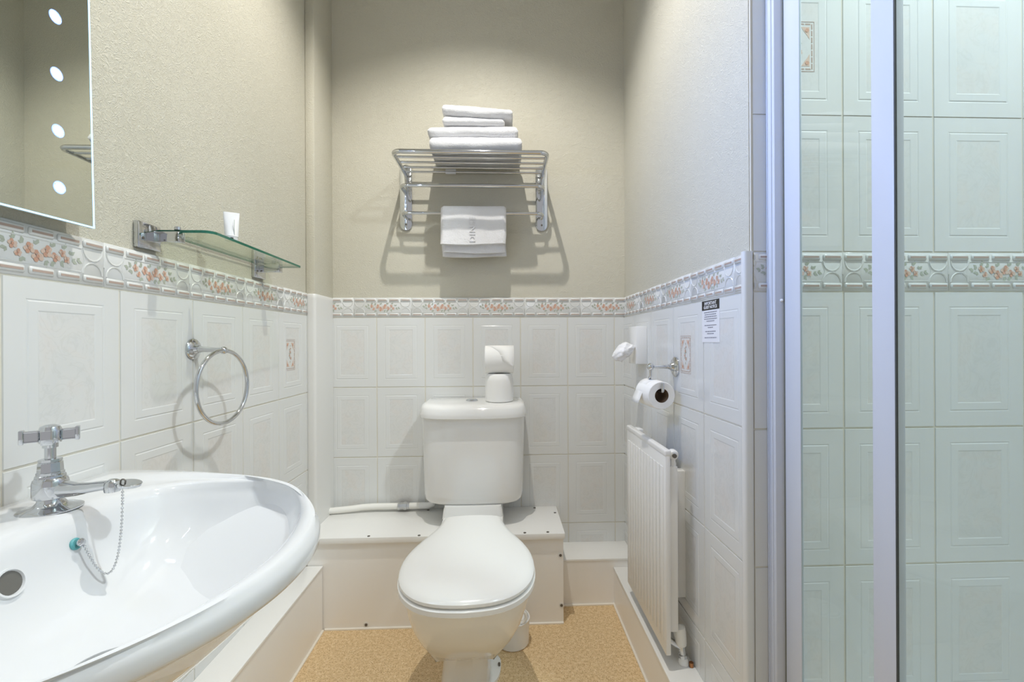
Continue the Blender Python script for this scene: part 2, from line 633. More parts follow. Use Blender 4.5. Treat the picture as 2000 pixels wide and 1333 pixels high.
def clip_mesh(me, u0, u1):
    b = bmesh.new()
    b.from_mesh(me)
    for co, no in (((u0, 0, 0), (-1, 0, 0)), ((u1, 0, 0), (1, 0, 0))):
        bmesh.ops.bisect_plane(b, geom=b.verts[:] + b.edges[:] + b.faces[:], plane_co=co, plane_no=no, clear_outer=True)
    m2 = me.copy()
    b.to_mesh(m2)
    b.free()
    return m2


def motif_mesh():
    rnd = random.Random(5)
    mb = MB()
    w, h = .0345, .0525
    y = -0.0004

    def fr(a, b, t, mi):
        for s in (-1, 1):
            mb.box(s * a - t, s * a + t, y, .0012, -b - t, b + t, mi=mi)
            mb.box(-a - t, a + t, y - .0001, .0012, s * b - t, s * b + t, mi=mi)
    mb.box(-w, w, -.0001, .0012, -h, h, mi=4)
    fr(w, h, .0006, 3)
    for s in (-1, 1):
        for k in range(7):
            z = -0.042 + k * .014
            mb.box(s * .0295 - .0014, s * .0295 + .0014, y, .0012, z - .0055, z + .0055, mi=3)
        for k in range(4):
            x = -.021 + k * .014
            mb.box(x - .0055, x + .0055, y, .0012, s * .0475 - .0014, s * .0475 + .0014, mi=3)
        for t in (-1, 1):
            pts = [(s * .0245, y, t * .0415), (s * .0245, y, t * .0150), (s * .0195, y, t * .0235), (s * .0120, y, t * .0330), (s * .0060, y, t * .0415)]
            mb.poly(pts if s * t < 0 else pts[::-1], 1)
            petal(mb, s * .0190, t * .0345, .0045, 0, 6, -.0009)
    for cx, cz, r in ((0, .010, .006), (-.004, -.003, .0055), (.004, -.012, .006), (.003, .021, .004)):
        rose(mb, cx, cz, r, rnd)
    for cz, a in ((.026, 1.5), (.004, .4), (.002, 2.8), (-.020, 4.6), (-.008, 3.6), (.015, 2.6)):
        leaf(mb, 0, cz, a, .009, .0025, 2)
    return mb.mesh('floral_motif', [M['coral'], M['peach'], M['sage'], M['brown'], M['border']], smooth=0)


MOTIF = motif_mesh()


class TiledWall:
    """places tiles as children of a wall; u runs along the wall, local -Y faces the room"""

    def __init__(self, wall, kind):
        self.w, self.kind = wall, kind
        self.rz = {'back': 0, 'shower': 0, 'left': PI / 2, 'right': -PI / 2}[kind]

    def pos(self, u, z, out=0.0):
        if self.kind == 'back':
            return (u, BY - out, z)
        if self.kind == 'shower':
            return (u, SY - out, z)
        if self.kind == 'left':
            return (LX + out, u, z)
        return (RX - out, u, z)

    def put(self, me, name, u, z, parent=None, out=0.0):
        o = bpy.data.objects.new(name, me)
        COL.objects.link(o)
        o.parent = parent or self.w
        if parent is None:
            o.location = self.pos(u, z, out)
            o.rotation_euler = (0, 0, self.rz)
        return o

    def tiles(self, u_joint, rows, umin, umax, motif=()):
        k0 = math.floor((umin - u_joint) / 0.2) - 1
        k1 = math.ceil((umax - u_joint) / 0.2) + 1
        for r, (zlo, zhi, zmin, zmax) in enumerate(rows):
            for k in range(k0, k1):
                uc = u_joint + (k + .5) * 0.2
                a, b = max(umin, uc - .1), min(umax, uc + .1)
                if b - a < .006:
                    continue
                zc = (zlo + zhi) / 2
                la, lb = a - uc, b - uc
                if self.kind == 'right':
                    la, lb = -lb, -la
                o = self.put(tile_mesh(la, lb, max(zlo, zmin) - zc, min(zhi, zmax) - zc), 'tile', uc, zc)
                for mu, mz in motif:
                    if a < mu < b and zlo < mz < zhi:
                        m = self.put(MOTIF, 'floral_motif', 0, 0, parent=o)
                        s = {'right': -1}.get(self.kind, 1)
                        m.location = (s * (mu - uc), 0.0004, mz - zc)

    def border(self, c0, pitch, umin, umax):
        k0 = math.floor((umin - c0) / pitch) - 1
        k1 = math.ceil((umax - c0) / pitch) + 2
        for k in range(k0, k1):
            uc = c0 + k * pitch
            a, b = max(umin, uc - pitch / 2), min(umax, uc + pitch / 2)
            if b - a < .004:
                continue
            sc = pitch / 0.235
            la, lb = (a - uc) / sc, (b - uc) / sc
            if self.kind == 'right':
                la, lb = -lb, -la
            full = la < -.117 and lb > .117
            o = self.put(BORDER if full else clip_mesh(BORDER, la, lb), 'border_tile', uc, ZB)
            o.scale = (sc, 1, 1)
            self.put(PRINT if full else clip_mesh(PRINT, la, lb), 'floral_print', 0, 0, parent=o)


def rows_down(n, zend):
    out = []
    for i in range(n):
        zhi = ZB - i * TH
        out.append((zhi - TH, zhi, zend, 9))
    return out


def grout(wall, x0, x1, y0, y1, z0, z1):
    MB().box(x0, x1, y0, y1, z0, z1).done('grout', M['grout'], wall, smooth=0)


tw = TiledWall(wall_left, 'left')
tw.tiles(0.8747, rows_down(4, 0.0), -0.5, 1.6875, motif=((1.5535, 0.989),))
tw.border(0.7308, 0.2225, -0.5, 1.6875)
grout(wall_left, LX - REC - .001, LX - .0018, -0.5, 1.72, 0, ZT - .002)
tw = TiledWall(wall_back, 'back')
tw.tiles(-0.5239, rows_down(4, 0.0), -0.703, RX)
tw.border(-0.4985, 0.2372, -0.703, RX)
grout(wall_back, -0.71, RX, BY + .0018, BY + REC + .001, 0, ZT - .002)
tw = TiledWall(wall_right, 'right')
tw.tiles(1.7156, rows_down(4, 0.0), SY + .012, BY, motif=((1.2289, 0.9915),))
tw.border(1.7574, 0.2268, SY + .012, BY)
grout(wall_right, RX + .0018, RX + REC + .001, SY + .01, BY, 0, ZT - .002)
tw = TiledWall(wall_shower, 'shower')
HS = 0.2885
srows = rows_down(4, 0.0) + [(ZT + i * HS, ZT + i * HS + TH, 0, ZT + (i + 1) * HS) for i in range(5)] + [(ZT + 5 * HS, ZT + 5 * HS + TH, 0, CEIL)]
tw.tiles(0.7238, srows, RX + .012, 1.40, motif=((0.6280, 1.652),))
tw.border(0.8394, 0.2335, RX + .012, 1.40)
grout(wall_shower, RX + .008, 1.40, SY + .0018, SY + REC + .001, 0, CEIL)

# ---- corner casing left of the toilet
t1 = structure('trim_1', MB().box(LX - REC, -0.7045, 1.690, BY + REC + .002, 0, CEIL, bev=.004).done('trim_1', M['paper']), 'vertical boxed pipe casing in the back left corner, papered beige above', 'casing')
mb = MB()
prof = []
mb.loft([rrect(LX - .004, -0.7005, 1.683, BY + .004, .011, z, 5) for z in (0.0, 1.198, 1.209)] + [rrect(LX - .002, -0.7025, 1.685, BY + .004, .011, 1.2145, 5)])
mb.done('lower_cover', M['upvc'], t1)
# white corner trim where the radiator wall turns into the shower
mb = MB()
mb.loft([rrect(RX - .0105, RX + .011, SY - .0035, SY + .013, .0065, z, 5) for z in (0, ZT + .001)])
t2 = structure('trim_2', mb.done('trim_2', M['upvc']), 'white plastic tile corner trim beside the shower', 'trim')

# ---- low boxed-in skirtings
bl = structure('baseboard_left', MB().box(LX, -0.6465, -0.6, 1.600, 0.0, 0.222).done('baseboard_left', M['board']), 'low white boxing along the left wall under basin', 'boxing')
MB().box(LX, -0.6445, -0.6, 1.602, 0.222, 0.232, bev=.001).done('top_board', M['boardtop'], bl)
MB().tube([(-0.6445, -0.6, 0.002), (-0.6445, 1.598, 0.002)], .005, 6).done('sealant', M['sealant'], bl)
bb = structure('baseboard_back', MB().box(0.225, RX, 1.712, BY, 0, 0.171).done('baseboard_back', M['board']), 'low white boxing at the back right, between toilet boxing and radiator wall', 'boxing')
MB().box(0.225, RX, 1.710, BY, 0.171, 0.180, bev=.001).done('top_board', M['boardtop'], bb)
MB().tube([(0.225, 1.709, 0.002), (0.430, 1.709, 0.002)], .005, 6).done('sealant', M['sealant'], bb)
br = structure('baseboard_right', MB().box(0.4325, RX, SY + .02, 1.7115, 0, 0.137).done('baseboard_right', M['board']), 'low white boxing along the right wall under radiator', 'boxing')
MB().box(0.4300, RX, SY + .02, 1.7115, 0.137, 0.146, bev=.001).done('top_board', M['boardtop'], br)
MB().tube([(0.4310, SY + .03, 0.002), (0.4310, 1.712, 0.002)], .005, 6).done('sealant', M['sealant'], br)

# ---- taller boxing behind the toilet
pb = thing('pipe_boxing', 'wide white screwed boxing on the floor behind the toilet', 'boxing', (-0.24, 1.73, 0))
MB().box(-0.7005, 0.2185, 1.605, BY, 0, 0.312).done('front_panel', M['board'], pb)
mb = MB()
mb.box(-0.7005, 0.2235, 1.592, BY, 0.313, 0.334, bev=.0015)
mb.done('top_panel', M['boardtop'], pb)
MB().tube([(-0.64, 1.6035, 0.002), (0.2185, 1.6035, 0.002)], .005, 6).done('sealant', M['sealant'], pb)
for i, (x, y) in enumerate(((-0.678, 1.603), (-0.483, 1.603), (-0.303, 1.600), (0.078, 1.603), (0.162, 1.605), (0.131, 1.842), (0.210, 1.785), (-0.31, 1.84))):
    MB().lathe([(.0052, .3335), (.0052, .3352), (.0025, .3345)], 10, mat=Matrix.Translation((x, y, 0))).done('screw', M['screw'], pb)
for x, z in ((0.208, 0.249), (0.211, 0.066), (-0.494, 0.0155)):
    m4 = Matrix.Translation((x, 1.605, z)) @ Matrix.Rotation(PI / 2, 4, 'X')
    MB().lathe([(.0095, -.0005), (.0095, .0015)], 14, mat=m4).done('screw_cap', M['upvc'], pb)
    MB().lathe([(.0052, .0), (.0052, .0024)], 10, mat=m4).done('screw', M['screw'], pb)

# ---- white supply pipe
wp = thing('water_pipe', 'white plastic water pipe with grey coupling lying along the boxing top', 'pipe', (-0.5, 1.835, .335))
MB().tube([(-0.7015, 1.815, .348), (-0.655, 1.819, .350), (-0.610, 1.826, .352), (-0.575, 1.832, .3545), (-0.53, 1.835, .3555), (-0.43, 1.835, .3555), (-0.345, 1.835, .3555)], .0125, 12).done('pipe', M['yellowed'], wp)
mb = MB()
for x0, x1, r in ((-.432, -.424, .0165), (-.424, -.408, .0145), (-.408, -.396, .0175), (-.396, -.386, .014)):
    mb.lathe([(r, 0), (r, x1 - x0)], 8, mat=X_to((x0, 1.835, .3555), (x1, 1.835, .3555)))
mb.done('coupling', M['satin'], wp)
MB().tube([(-0.345, 1.835, .3555), (-0.31, 1.835, .3555), (-.292, 1.835, .362), (-.285, 1.835, .385), (-.285, 1.835, .418)], .0135, 10).done('elbow', M['plastic'], wp)

# ------------------------------------------------------------------ toilet
TX = -0.1135
wc = thing('toilet', 'white close coupled toilet with closed lid against the back wall', 'toilet', (TX, 1.45, 0))
ROT = Matrix.Translation((-0.106, 1.5, 0)) @ Matrix.Rotation(0.022, 4, 'Z') @ Matrix.Translation((0.106, -1.5, 0))
cxp = -0.1035
mb = MB()
rings = []
for z, yf, yb, hw, p, dx in ((0.0, 1.262, 1.545, .076, 3.0, -.015), (.012, 1.262, 1.545, .076, 3.0, -.015), (.03, 1.270, 1.545, .073, 3.0, -.015), (.09, 1.272, 1.545, .070, 2.8, -.014), (.122, 1.262, 1.545, .073, 2.5, -.013),
                             (.140, 1.240, 1.55, .080, 2.3, -.011), (.170, 1.205, 1.54, .101, 2.2, -.008), (.210, 1.160, 1.53, .128, 2.15, -.006), (.260, 1.116, 1.525, .151, 2.1, -.004), (.315, 1.085, 1.52, .167, 2.1, -.002), (.355, 1.066, 1.52, .174, 2.1, 0), (.380, 1.060, 1.52, .175, 2.1, 0), (.386, 1.066, 1.52, .170, 2.1, 0)):
    yc = 1.235 if z > .13 else (yf + yb) / 2
    rings.append(superell(cxp + dx, yc, hw, yc - yf, yb - yc, p, 64, z, pb=p))
mb.loft(rings, mat=ROT)
mb.done('bowl', M['ceramic'], wc)
mb = MB()
mb.loft([rrect(-0.222, 0.000, 1.47, 1.69, .02, .345, 5), rrect(-0.224, 0.002, 1.47, 1.69, .02, .374, 5), rrect(-0.220, -0.002, 1.475, 1.69, .02, .3815, 5)])
mb.loft([rrect(-0.226, 0.000, 1.632, 1.80, .012, .376, 5), rrect(-0.222, -0.004, 1.634, 1.80, .012, .405, 5), rrect(-0.218, -0.008, 1.640, 1.80, .012, .420, 5)])
mb.box(-0.168, -0.05, 1.50, 1.588, 0.10, .36, bev=.02)
mb.done('cistern_ledge', M['ceramic'], wc)
mb = MB()
mb.loft([superell(cxp + .003, 1.40, .091, .10, .06, 2.6, 40, 0.0), superell(cxp + .003, 1.40, .091, .10, .06, 2.6, 40, .010), superell(cxp + .003, 1.40, .082, .09, .055, 2.6, 40, .016)])
mb.done('foot_flange', M['ceramic'], wc)
m4 = Matrix.Translation((-0.015, 1.385, .014))
MB().lathe([(.0038, 0), (.0038, .008), (.002, .010)], 8, mat=m4).done('floor_bolt', M['screw'], wc)

half = [(1.0185, 0.0), (1.0215, .047), (1.030, .085), (1.0480, .119), (1.0790, .149), (1.1190, .170), (1.1640, .181), (1.2150, .184), (1.2700, .179), (1.3250, .164), (1.3720, .145), (1.4100, .129), (1.4500, .114), (1.4850, .105), (1.5200, .101)]


def resample(half, n):
    P = [Vector((w, y, 0)) for y, w in half]
    P = [P[0]] + P
    d = [0]
    for a, b in zip(P, P[1:]):
        d.append(d[-1] + (b - a).length)
    out = []
    for k in range(n):
        t = d[-1] * k / (n - 1)
        for i in range(len(P) - 1):
            if d[i + 1] >= t - 1e-9 and d[i + 1] > d[i]:
                out.append(P[i].lerp(P[i + 1], (t - d[i]) / (d[i + 1] - d[i])))
                break
    for _ in range(2):
        out = [out[0]] + [(out[i - 1] + out[i] * 2 + out[i + 1]) / 4 for i in range(1, n - 1)] + [out[-1]]
    return out


HALF = resample(half, 40)


def seat_outline(z, off=0.0, dy=0.0, yb=None):
    c = Vector((0, 1.25, 0))
    right, left = [], []
    for i, p in enumerate(HALF):
        t = (HALF[min(i + 1, 39)] - HALF[max(i - 1, 0)]).normalized()
        n = Vector((t.y, -t.x, 0))
        q = p + n * off
        if i == 0:
            q = p + Vector((0, -off, 0))
        if i == 39:
            q = Vector((p.x + off, p.y, 0))
        x, y = max(q.x, 0), q.y + dy
        right.append((cxp + x, y, z))
        left.append((cxp - x, y, z))
    return right + left[:0:-1]


mb = MB()
mb.loft([seat_outline(z, o) for z, o in ((.3885, -.016), (.3895, -.006), (.394, .0), (.4055, .0), (.4085, -.003), (.4095, -.012))], mat=ROT)
mb.done('seat', M['seat'], wc)
mb = MB()
mb.loft([seat_outline(z, o) for z, o in ((.4105, -.014), (.4115, -.006), (.4155, -.0025), (.4215, -.003), (.4265, -.008), (.4300, -.019), (.4325, -.04), (.4345, -.075))], mat=ROT)
mb.done('seat_lid', M['seat'], wc)
for sx in (-.062, .062):
    MB().lathe([(.011, 0), (.011, .04)], 14, mat=ROT @ X_to((cxp + sx - .02, 1.507, .413), (cxp + sx + .02, 1.507, .413))).done('hinge', M['plastic'], wc)

# cistern body and lid


def cist(z, hw, yf, r=3.0, inset=0.0, yb=1.852):
    yc = 1.735
    return superell(TX, yc, hw - inset, yc - yf - inset, yb - yc, 3.2, 72, z, pb=14)


mb = MB()
mb.loft([cist(z, hw, yf) for z, hw, yf in ((.416, .135, 1.680), (.4175, .163, 1.662), (.423, .178, 1.654), (.433, .186, 1.648), (.455, .1895, 1.645), (.56, .1925, 1.643), (.68, .1955, 1.641), (.748, .1975, 1.640))])
cb = mb.done('cistern', M['ceramic'], wc)
mb = MB()
mb.loft([cist(z, hw, yf) for z, hw, yf in ((.745, .197, 1.638), (.7455, .204, 1.622), (.748, .2055, 1.6185), (.757, .2055, 1.618), (.762, .2045, 1.6185), (.780, .2010, 1.622), (.788, .198, 1.629), (.793, .194, 1.641), (.7962, .189, 1.662), (.7972, .184, 1.69))])
mb.done('cistern_lid', M['ceramic'], cb)
mb = MB()
mb.lathe([(.024, .7965), (.024, .7995), (.021, .8015), (.0205, .8000), (.0195, .8030), (.012, .8045)], 24, mat=Matrix.Translation((-0.122, 1.755, 0)))
mb.done('flush_button', M['chrome'], cb)
mb = MB()
mb.lathe([(.013, 0), (.013, .022), (.010, .026)], 8, mat=Matrix.Translation((.030, 1.80, .392)))
for a in range(4):
    m4 = Matrix.Translation((.030, 1.80, .400)) @ Matrix.Rotation(a * PI / 2 + .4, 4, 'Z')
    mb.box(.008, .021, -.003, .003, -.007, .007, bev=.001, mat=m4)
mb.done('wing_nut', M['yellowed'], wc)

# ------------------------------------------------------------------ toilet rolls
t = thing('toilet_roll', 'white toilet roll standing upright on cistern lid, lower of two', 'toilet roll', (-0.0135, 1.735, .7975), 'toilet rolls stacked on the cistern')
mb = MB()
prof = [(.021, .7985), (.050, .7980), (.054, .801), (.0555, .83), (.0550, .88), (.0515, .898), (.044, .9055), (.022, .906), (.021, .904)]
mb.lathe(prof, 36, mat=Matrix.Translation((-0.0135, 1.735, 0)), cap=False)
mb.done('paper', M['paperroll'], t)
MB().lathe([(.0212, .80), (.0212, .903)], 20, mat=Matrix.Translation((-0.0135, 1.735, 0))).done('cardboard_core', M['card'], t)

ZR = .9065 + .0545
t = thing('toilet_roll', 'white toilet roll lying on its side with end sheet folded diagonally, upper of two', 'toilet roll', (-0.0125, 1.735, .9065), 'toilet rolls stacked on the cistern')
mb = MB()
m4 = Matrix.Translation((-0.0125 - .0555, 1.735, ZR)) @ Matrix.Rotation(PI / 2, 4, 'Y')
mb.lathe([(.021, .0), (.0525, .0), (.0545, .002), (.0545, .109), (.0525, .111), (.021, .111)], 40, mat=m4, cap=False)
mb.done('paper', M['paperroll'], t)
MB().lathe([(.0212, .001), (.0212, .110)], 20, mat=m4).done('cardboard_core', M['card'], t)
mb = MB()
rows = []
for k in range(9):                       # folded end sheet: hangs off the front, cut on the diagonal
    f = k / 8
    a = PI / 2 + f * PI * .62
    R = .0555 + max(0, f - .55) * .012
    y, z = 1.735 + R * math.cos(a), ZR + R * math.sin(a)
    if f > .55:
        y = 1.735 - .0566
        z = ZR + .006 - (f - .55) * .075
    x0 = -0.068 + .110 * max(0, f - .04) ** .9
    rows.append([(x0, y - .0008, z), (x0 + (0.0435 - x0) * .5, y - .001, z), (.0440, y - .0012, z)])
mb.loft(rows, False, False, closed=False)
o = mb.done('folded_sheet', M['paperroll'], t)
sol = o.modifiers.new('thick', 'SOLIDIFY')
sol.thickness = .0008

# ------------------------------------------------------------------ toilet brush pot behind the toilet
t = thing('toilet_brush', 'white toilet brush in round pot on floor behind toilet, right side', 'toilet brush', (.0300, 1.515, 0))
mb = MB()
mb.lathe([(.052, 0), (.056, .004), (.0575, .05), (.0585, .083), (.0595, .086), (.0555, .086), (.054, .02)], 40, mat=Matrix.Translation((.0300, 1.515, 0)))
mb.done('pot', M['plastic'], t)
mb = MB()
mb.lathe([(.0555, .080), (.050, .089), (.02, .092)], 36, mat=Matrix.Translation((.0300, 1.515, 0)))
mb.done('pot_lid', M['plastic'], t)
mb = MB()
mb.tube([(.055 + .019 * math.cos(a), 1.475, .109 + .021 * math.sin(a)) for a in [2 * PI * k / 28 for k in range(28)]], .0052, 8, closed=True)
mb.done('handle', M['seat'], t)

# ------------------------------------------------------------------ towel rack
rk = thing('towel_rack', 'chrome towel rack with tube shelf and rails screwed to back wall', 'towel rack', (-0.113, 1.86, 1.5))
RL, RR = -0.400, 0.168
WY = BY + REC
ZS = 1.735
for sx in (RL, RR):
    mb = MB()
    pts = []
    for k in range(9):
        a = PI + PI * k / 8
        pts.append((.025 * math.cos(a), -.1175 + .025 * math.sin(a)))
    for k in range(9):
        a = PI * k / 8
        pts.append((.025 * math.cos(a), .1075 + .025 * math.sin(a)))
    mb.prism(pts, 0, .007, bev=.0015, mat=Matrix.Translation((sx, WY, 1.640)) @ Matrix.Rotation(PI / 2, 4, 'X'))
    pl = mb.done('bracket', M['chrome'], rk)
    MB().lathe([(.004, 0), (.004, .0015)], 10, mat=X_to((sx, WY - .007, 1.522), (sx, WY - .02, 1.522))).done('screw', M['screw'], pl)


def arc3(c, r, a0, a1, ax, ay, n=8):
    c, ax, ay = Vector(c), Vector(ax), Vector(ay)
    return [c + ax * (r * math.cos(a0 + (a1 - a0) * k / n)) + ay * (r * math.sin(a0 + (a1 - a0) * k / n)) for k in range(n + 1)]


fy = 1.640
XL, XR = RL - .002, RR + .004
pts = [(XL, WY - .004, ZS)] + arc3((XL + .028, fy + .028, ZS), .028, PI, 1.5 * PI, (1, 0, 0), (0, 1, 0)) + arc3((XR - .028, fy + .028, ZS), .028, 1.5 * PI, 2 * PI, (1, 0, 0), (0, 1, 0)) + [(XR, WY - .004, ZS)]
MB().tube(pts, .0085, 12).done('frame_tube', M['chrome'], rk)
for y in (1.690, 1.740, 1.790, 1.838):
    MB().tube([(XL, y, ZS), (XR, y, ZS)], .0048, 10).done('shelf_bar', M['chrome'], rk)
for z, y, r in ((1.652, 1.760, .0075), (1.551, 1.790, .0068)):
    a, b = RL, RR
    pts = [(a, WY - .004, z)] + arc3((a + .025, y + .025, z), .025, PI, 1.5 * PI, (1, 0, 0), (0, 1, 0)) + arc3((b - .025, y + .025, z), .025, 1.5 * PI, 2 * PI, (1, 0, 0), (0, 1, 0)) + [(b, WY - .004, z)]
    MB().tube(pts, r, 12).done('rail', M['chrome'], rk)

# ------------------------------------------------------------------ towels


def towel(name, label, x0, x1, y0, y1, z0, z1, tilt=0.0, seed=1, rfront=None, sag=0.0, taper=0.0, group=None, folds=1):
    """folded towel: rounded profile in YZ swept along X, with soft irregular edges and fold lines"""
    rnd = random.Random(seed)
    cx, cz = (x0 + x1) / 2, (z0 + z1) / 2
    h = (z1 - z0) / 2
    prof = []
    for k in range(11):
        a = 1.5 * PI - PI * k / 10
        prof.append((y0 + h + h * math.cos(a) * 1.0, h * math.sin(a)))
    for k in range(7):
        a = PI / 2 - PI * k / 6
        prof.append((y1 - h * .8 + h * .8 * math.cos(a), h * math.sin(a)))
    n = 60
    rings = []
    for i in range(n + 1):
        f = i / n
        e = min(1.0, min(f, 1 - f) / .05)
        s = math.sqrt(max(0.0, 1 - (1 - e) ** 2)) * .62 + .38
        x = x0 + (x1 - x0) * f
        ring = []
        for (y, z) in prof:
            nz = noise.noise(Vector((x * 9 + seed * 7, y * 9, z * 30 + seed)))
            ex = noise.noise(Vector((seed * 3.1, y * 25, z * 60))) * .004 * (1 if f > .5 else -1) * (1 if e < 1 else 0)
            yy = (y0 + y1) / 2 + (y - (y0 + y1) / 2) * (.97 + .03 * s) + nz * .004
            nz2 = noise.noise(Vector((x * 22, seed * 5.0, z * 45)))
            zz = z * s * (1 - taper * (f - .5)) + nz * .0035 + nz2 * .0018 - sag * math.sin(PI * f)
            ring.append((x + ex, yy, cz + zz + tilt * (f - .5)))
        rings.append(ring)
    mb = MB()
    mb.loft(rings)
    base = ((x0 + x1) / 2, (y0 + y1) / 2, z0)
    t = thing(name, label, 'towel', base, group)
    mb.done('folded_cloth', M['towel'], t, smooth=60)
    return t


G = 'folded towels on the rack shelf'
zs = ZS + .0088
tb = towel('bath_towel', 'white folded bath towel lying directly on the rack bars, bottom of the stack', -.268, .077, 1.642, 1.835, zs + .0005, zs + .056, tilt=.002, seed=2, group=G)
mb = MB()
mb.box(-.232, -.190, 1.834, 1.842, zs - .016, zs + .004, bev=.001)
mb.done('care_tag', M['white'], tb)
towel('bath_towel', 'white folded bath towel second from bottom, left end rounded past the others', -.276, .063, 1.655, 1.83, zs + .057, zs + .099, tilt=.002, seed=5, taper=-.2, group=G)
towel('hand_towel', 'white folded hand towel, thin and shorter, third from bottom of stack', -.220, .012, 1.66, 1.82, zs + .1040, zs + .1325, tilt=-.006, seed=9, group=G)
towel('hand_towel', 'white folded hand towel on top of the stack, drooping to the right', -.221, .042, 1.655, 1.82, zs + .1350, zs + .1730, tilt=-.016, seed=12, group=G)

# towel over the lower rail
t = thing('hanging_towel', 'white hand towel with raised letters hung over the lowest chrome rail', 'towel', (-0.11, 1.79, 1.37))


def drape(x0, x1, path, th, name, seed):
    P = [Vector((0, y, z)) for y, z in path]
    n = 26
    rings = []
    for i in range(n + 1):
        f = i / n
        x = x0 + (x1 - x0) * f
        e = min(1, min(f, 1 - f) / .03)
        hh = th / 2 * (math.sqrt(max(0, 1 - (1 - e) ** 2)) * .7 + .3)
        A, B = [], []
        for k, p in enumerate(P):
            tt = (P[min(k + 1, len(P) - 1)] - P[max(k - 1, 0)]).normalized()
            nn = Vector((0, -tt.z, tt.y))
            w = noise.noise(Vector((x * 14 + seed, p.z * 12, p.y * 8))) * .004
            wx = noise.noise(Vector((seed, p.z * 20, 3))) * .004
            A.append((x + wx, p.y + nn.y * hh + w, p.z + nn.z * hh + .003 * math.sin(5 * f + seed) * (1 if k in (0, len(P) - 1) else .3)))
            B.append((x + wx, p.y - nn.y * hh + w, p.z - nn.z * hh + .003 * math.sin(5 * f + seed) * (1 if k in (0, len(P) - 1) else .3)))
        rings.append(A + B[::-1])
    mb = MB()
    mb.loft(rings)
    return mb.done(name, M['towel'], t, smooth=60)


def arcp(r, c, a0, a1, n):
    return [(c[0] + r * math.cos(a0 + (a1 - a0) * k / n), c[1] + r * math.sin(a0 + (a1 - a0) * k / n)) for k in range(n + 1)]


cy, cz = 1.790, 1.5515
path = [(1.8085, 1.3785), (1.8085, 1.43), (1.8085, 1.49), (1.8085, 1.54)] + arcp(.0175, (cy, cz), 0, PI, 8) + [(1.7725, 1.54), (1.7715, 1.50), (1.770, 1.46), (1.768, 1.420)]
drape(-.2435, .0168, path, .0205, 'folded_cloth', 3)
path = [(1.7855, 1.390), (1.7855, 1.43), (1.786, 1.50), (1.787, 1.54)]
drape(-.236, .012, path, .012, 'inner_fold', 8)

txt = bpy.data.curves.new('lettering', 'FONT')
txt.body = 'DINSE'
txt.size = .034
txt.extrude = .0006
txt.align_x = 'LEFT'
txt.space_character = 1.15
to = bpy.data.objects.new('tmp_text', txt)
COL.objects.link(to)
dg = bpy.context.evaluated_depsgraph_get()
me = bpy.data.meshes.new_from_object(to.evaluated_get(dg))
bpy.data.objects.remove(to)
me.transform(Matrix.Translation((-.1175, 1.7550, 1.427)) @ Matrix.Rotation(PI / 2, 4, 'X') @ Matrix.Rotation(PI / 2, 4, 'Z') @ Matrix.Translation((0, -.012, 0)))
KN = [(1.420, 1.768), (1.46, 1.770), (1.50, 1.7715), (1.54, 1.7725)]
for v in me.vertices:                               # lay the letters on the cloth's uneven face
    off = v.co.y - 1.7550
    for (za, ya), (zb, yb) in zip(KN, KN[1:]):
        if v.co.z <= zb or zb == 1.54:
            f = (v.co.z - za) / (zb - za)
            wa, wb = (noise.noise(Vector((v.co.x * 14 + 3, z_ * 12, y_ * 8))) * .004 for z_, y_ in ((za, ya), (zb, yb)))
            v.co.y = (ya + wa) * (1 - f) + (yb + wb) * f - .0127 + max(-.0006, min(.0006, off))
            break
me.materials.clear()
me.materials.append(M['stitch'])
link('raised_lettering', me, t)

# ------------------------------------------------------------------ radiator
rd = thing('radiator', 'white panel radiator with vertical flutes on the right wall', 'radiator', (0.47, 1.35, .147))
RY0, RY1 = 1.163, 1.528
MB().box(.4335, .4475, RY0, RY1, .187, .733, bev=.003).done('panel', M['radiator'], rd)
nf = 12
pitch = (RY1 - RY0 - .03) / nf
mb = MB()
mb.box(.4306, .4345, RY0 + .0162, RY0 + .0162 + pitch * .80, .218, .690, bev=.0022, seg=2)
FL = mb.mesh('flute', M['radiator'])
for k in range(nf):
    o = link('flute', FL, rd)
    o.matrix_parent_inverse = Matrix.Translation(-Vector(rd['_base'])) @ Matrix.Translation((0, k * pitch, 0))
mb = MB()
mb.box(.4322, .4495, RY0 - .001, RY1 + .001, .7205, .7375, bev=.004, seg=3)
mb.done('top_rail', M['radiator'], rd)
mb = MB()
mb.box(.4475, .4715, RY0 + .012, RY1 - .01, .243, .690, bev=.001)
for k in range(17):
    y = RY0 + .02 + k * .02
    mb.box(.448, .471, y, y + .0015, .690, .699)
mb.done('convector', M['radiator'], rd)
for y in (1.25, 1.46):
    MB().box(.4715, RX + .001, y - .015, y + .015, .30, .66, bev=.002).done('wall_bracket', M['radiator'], rd)
MB().box(.450, .470, 1.455, 1.497, .700, .736, bev=.003).done('clip', M['plastic'], rd)
mb = MB()
mb.lathe([(.0135, 0), (.0145, .003), (.0145, .012), (.012, .018), (.0105, .019)], 18, mat=X_to((.462, RY0 + .03, .721), (.462, RY0 - .01, .719)))
mb.tube([(.462, RY0 + .022, .69), (.462, RY0 + .022, .722)], .008, 8)
bv = mb.done('bleed_valve', M['plastic'], rd)
MB().lathe([(.006, 0), (.006, .004)], 10, mat=X_to((.462, RY0 + .0105, .7202), (.462, RY0 - .01, .719))).done('valve_key', M['screw'], bv)  # dark disc painted in for the shade of the valve's hole
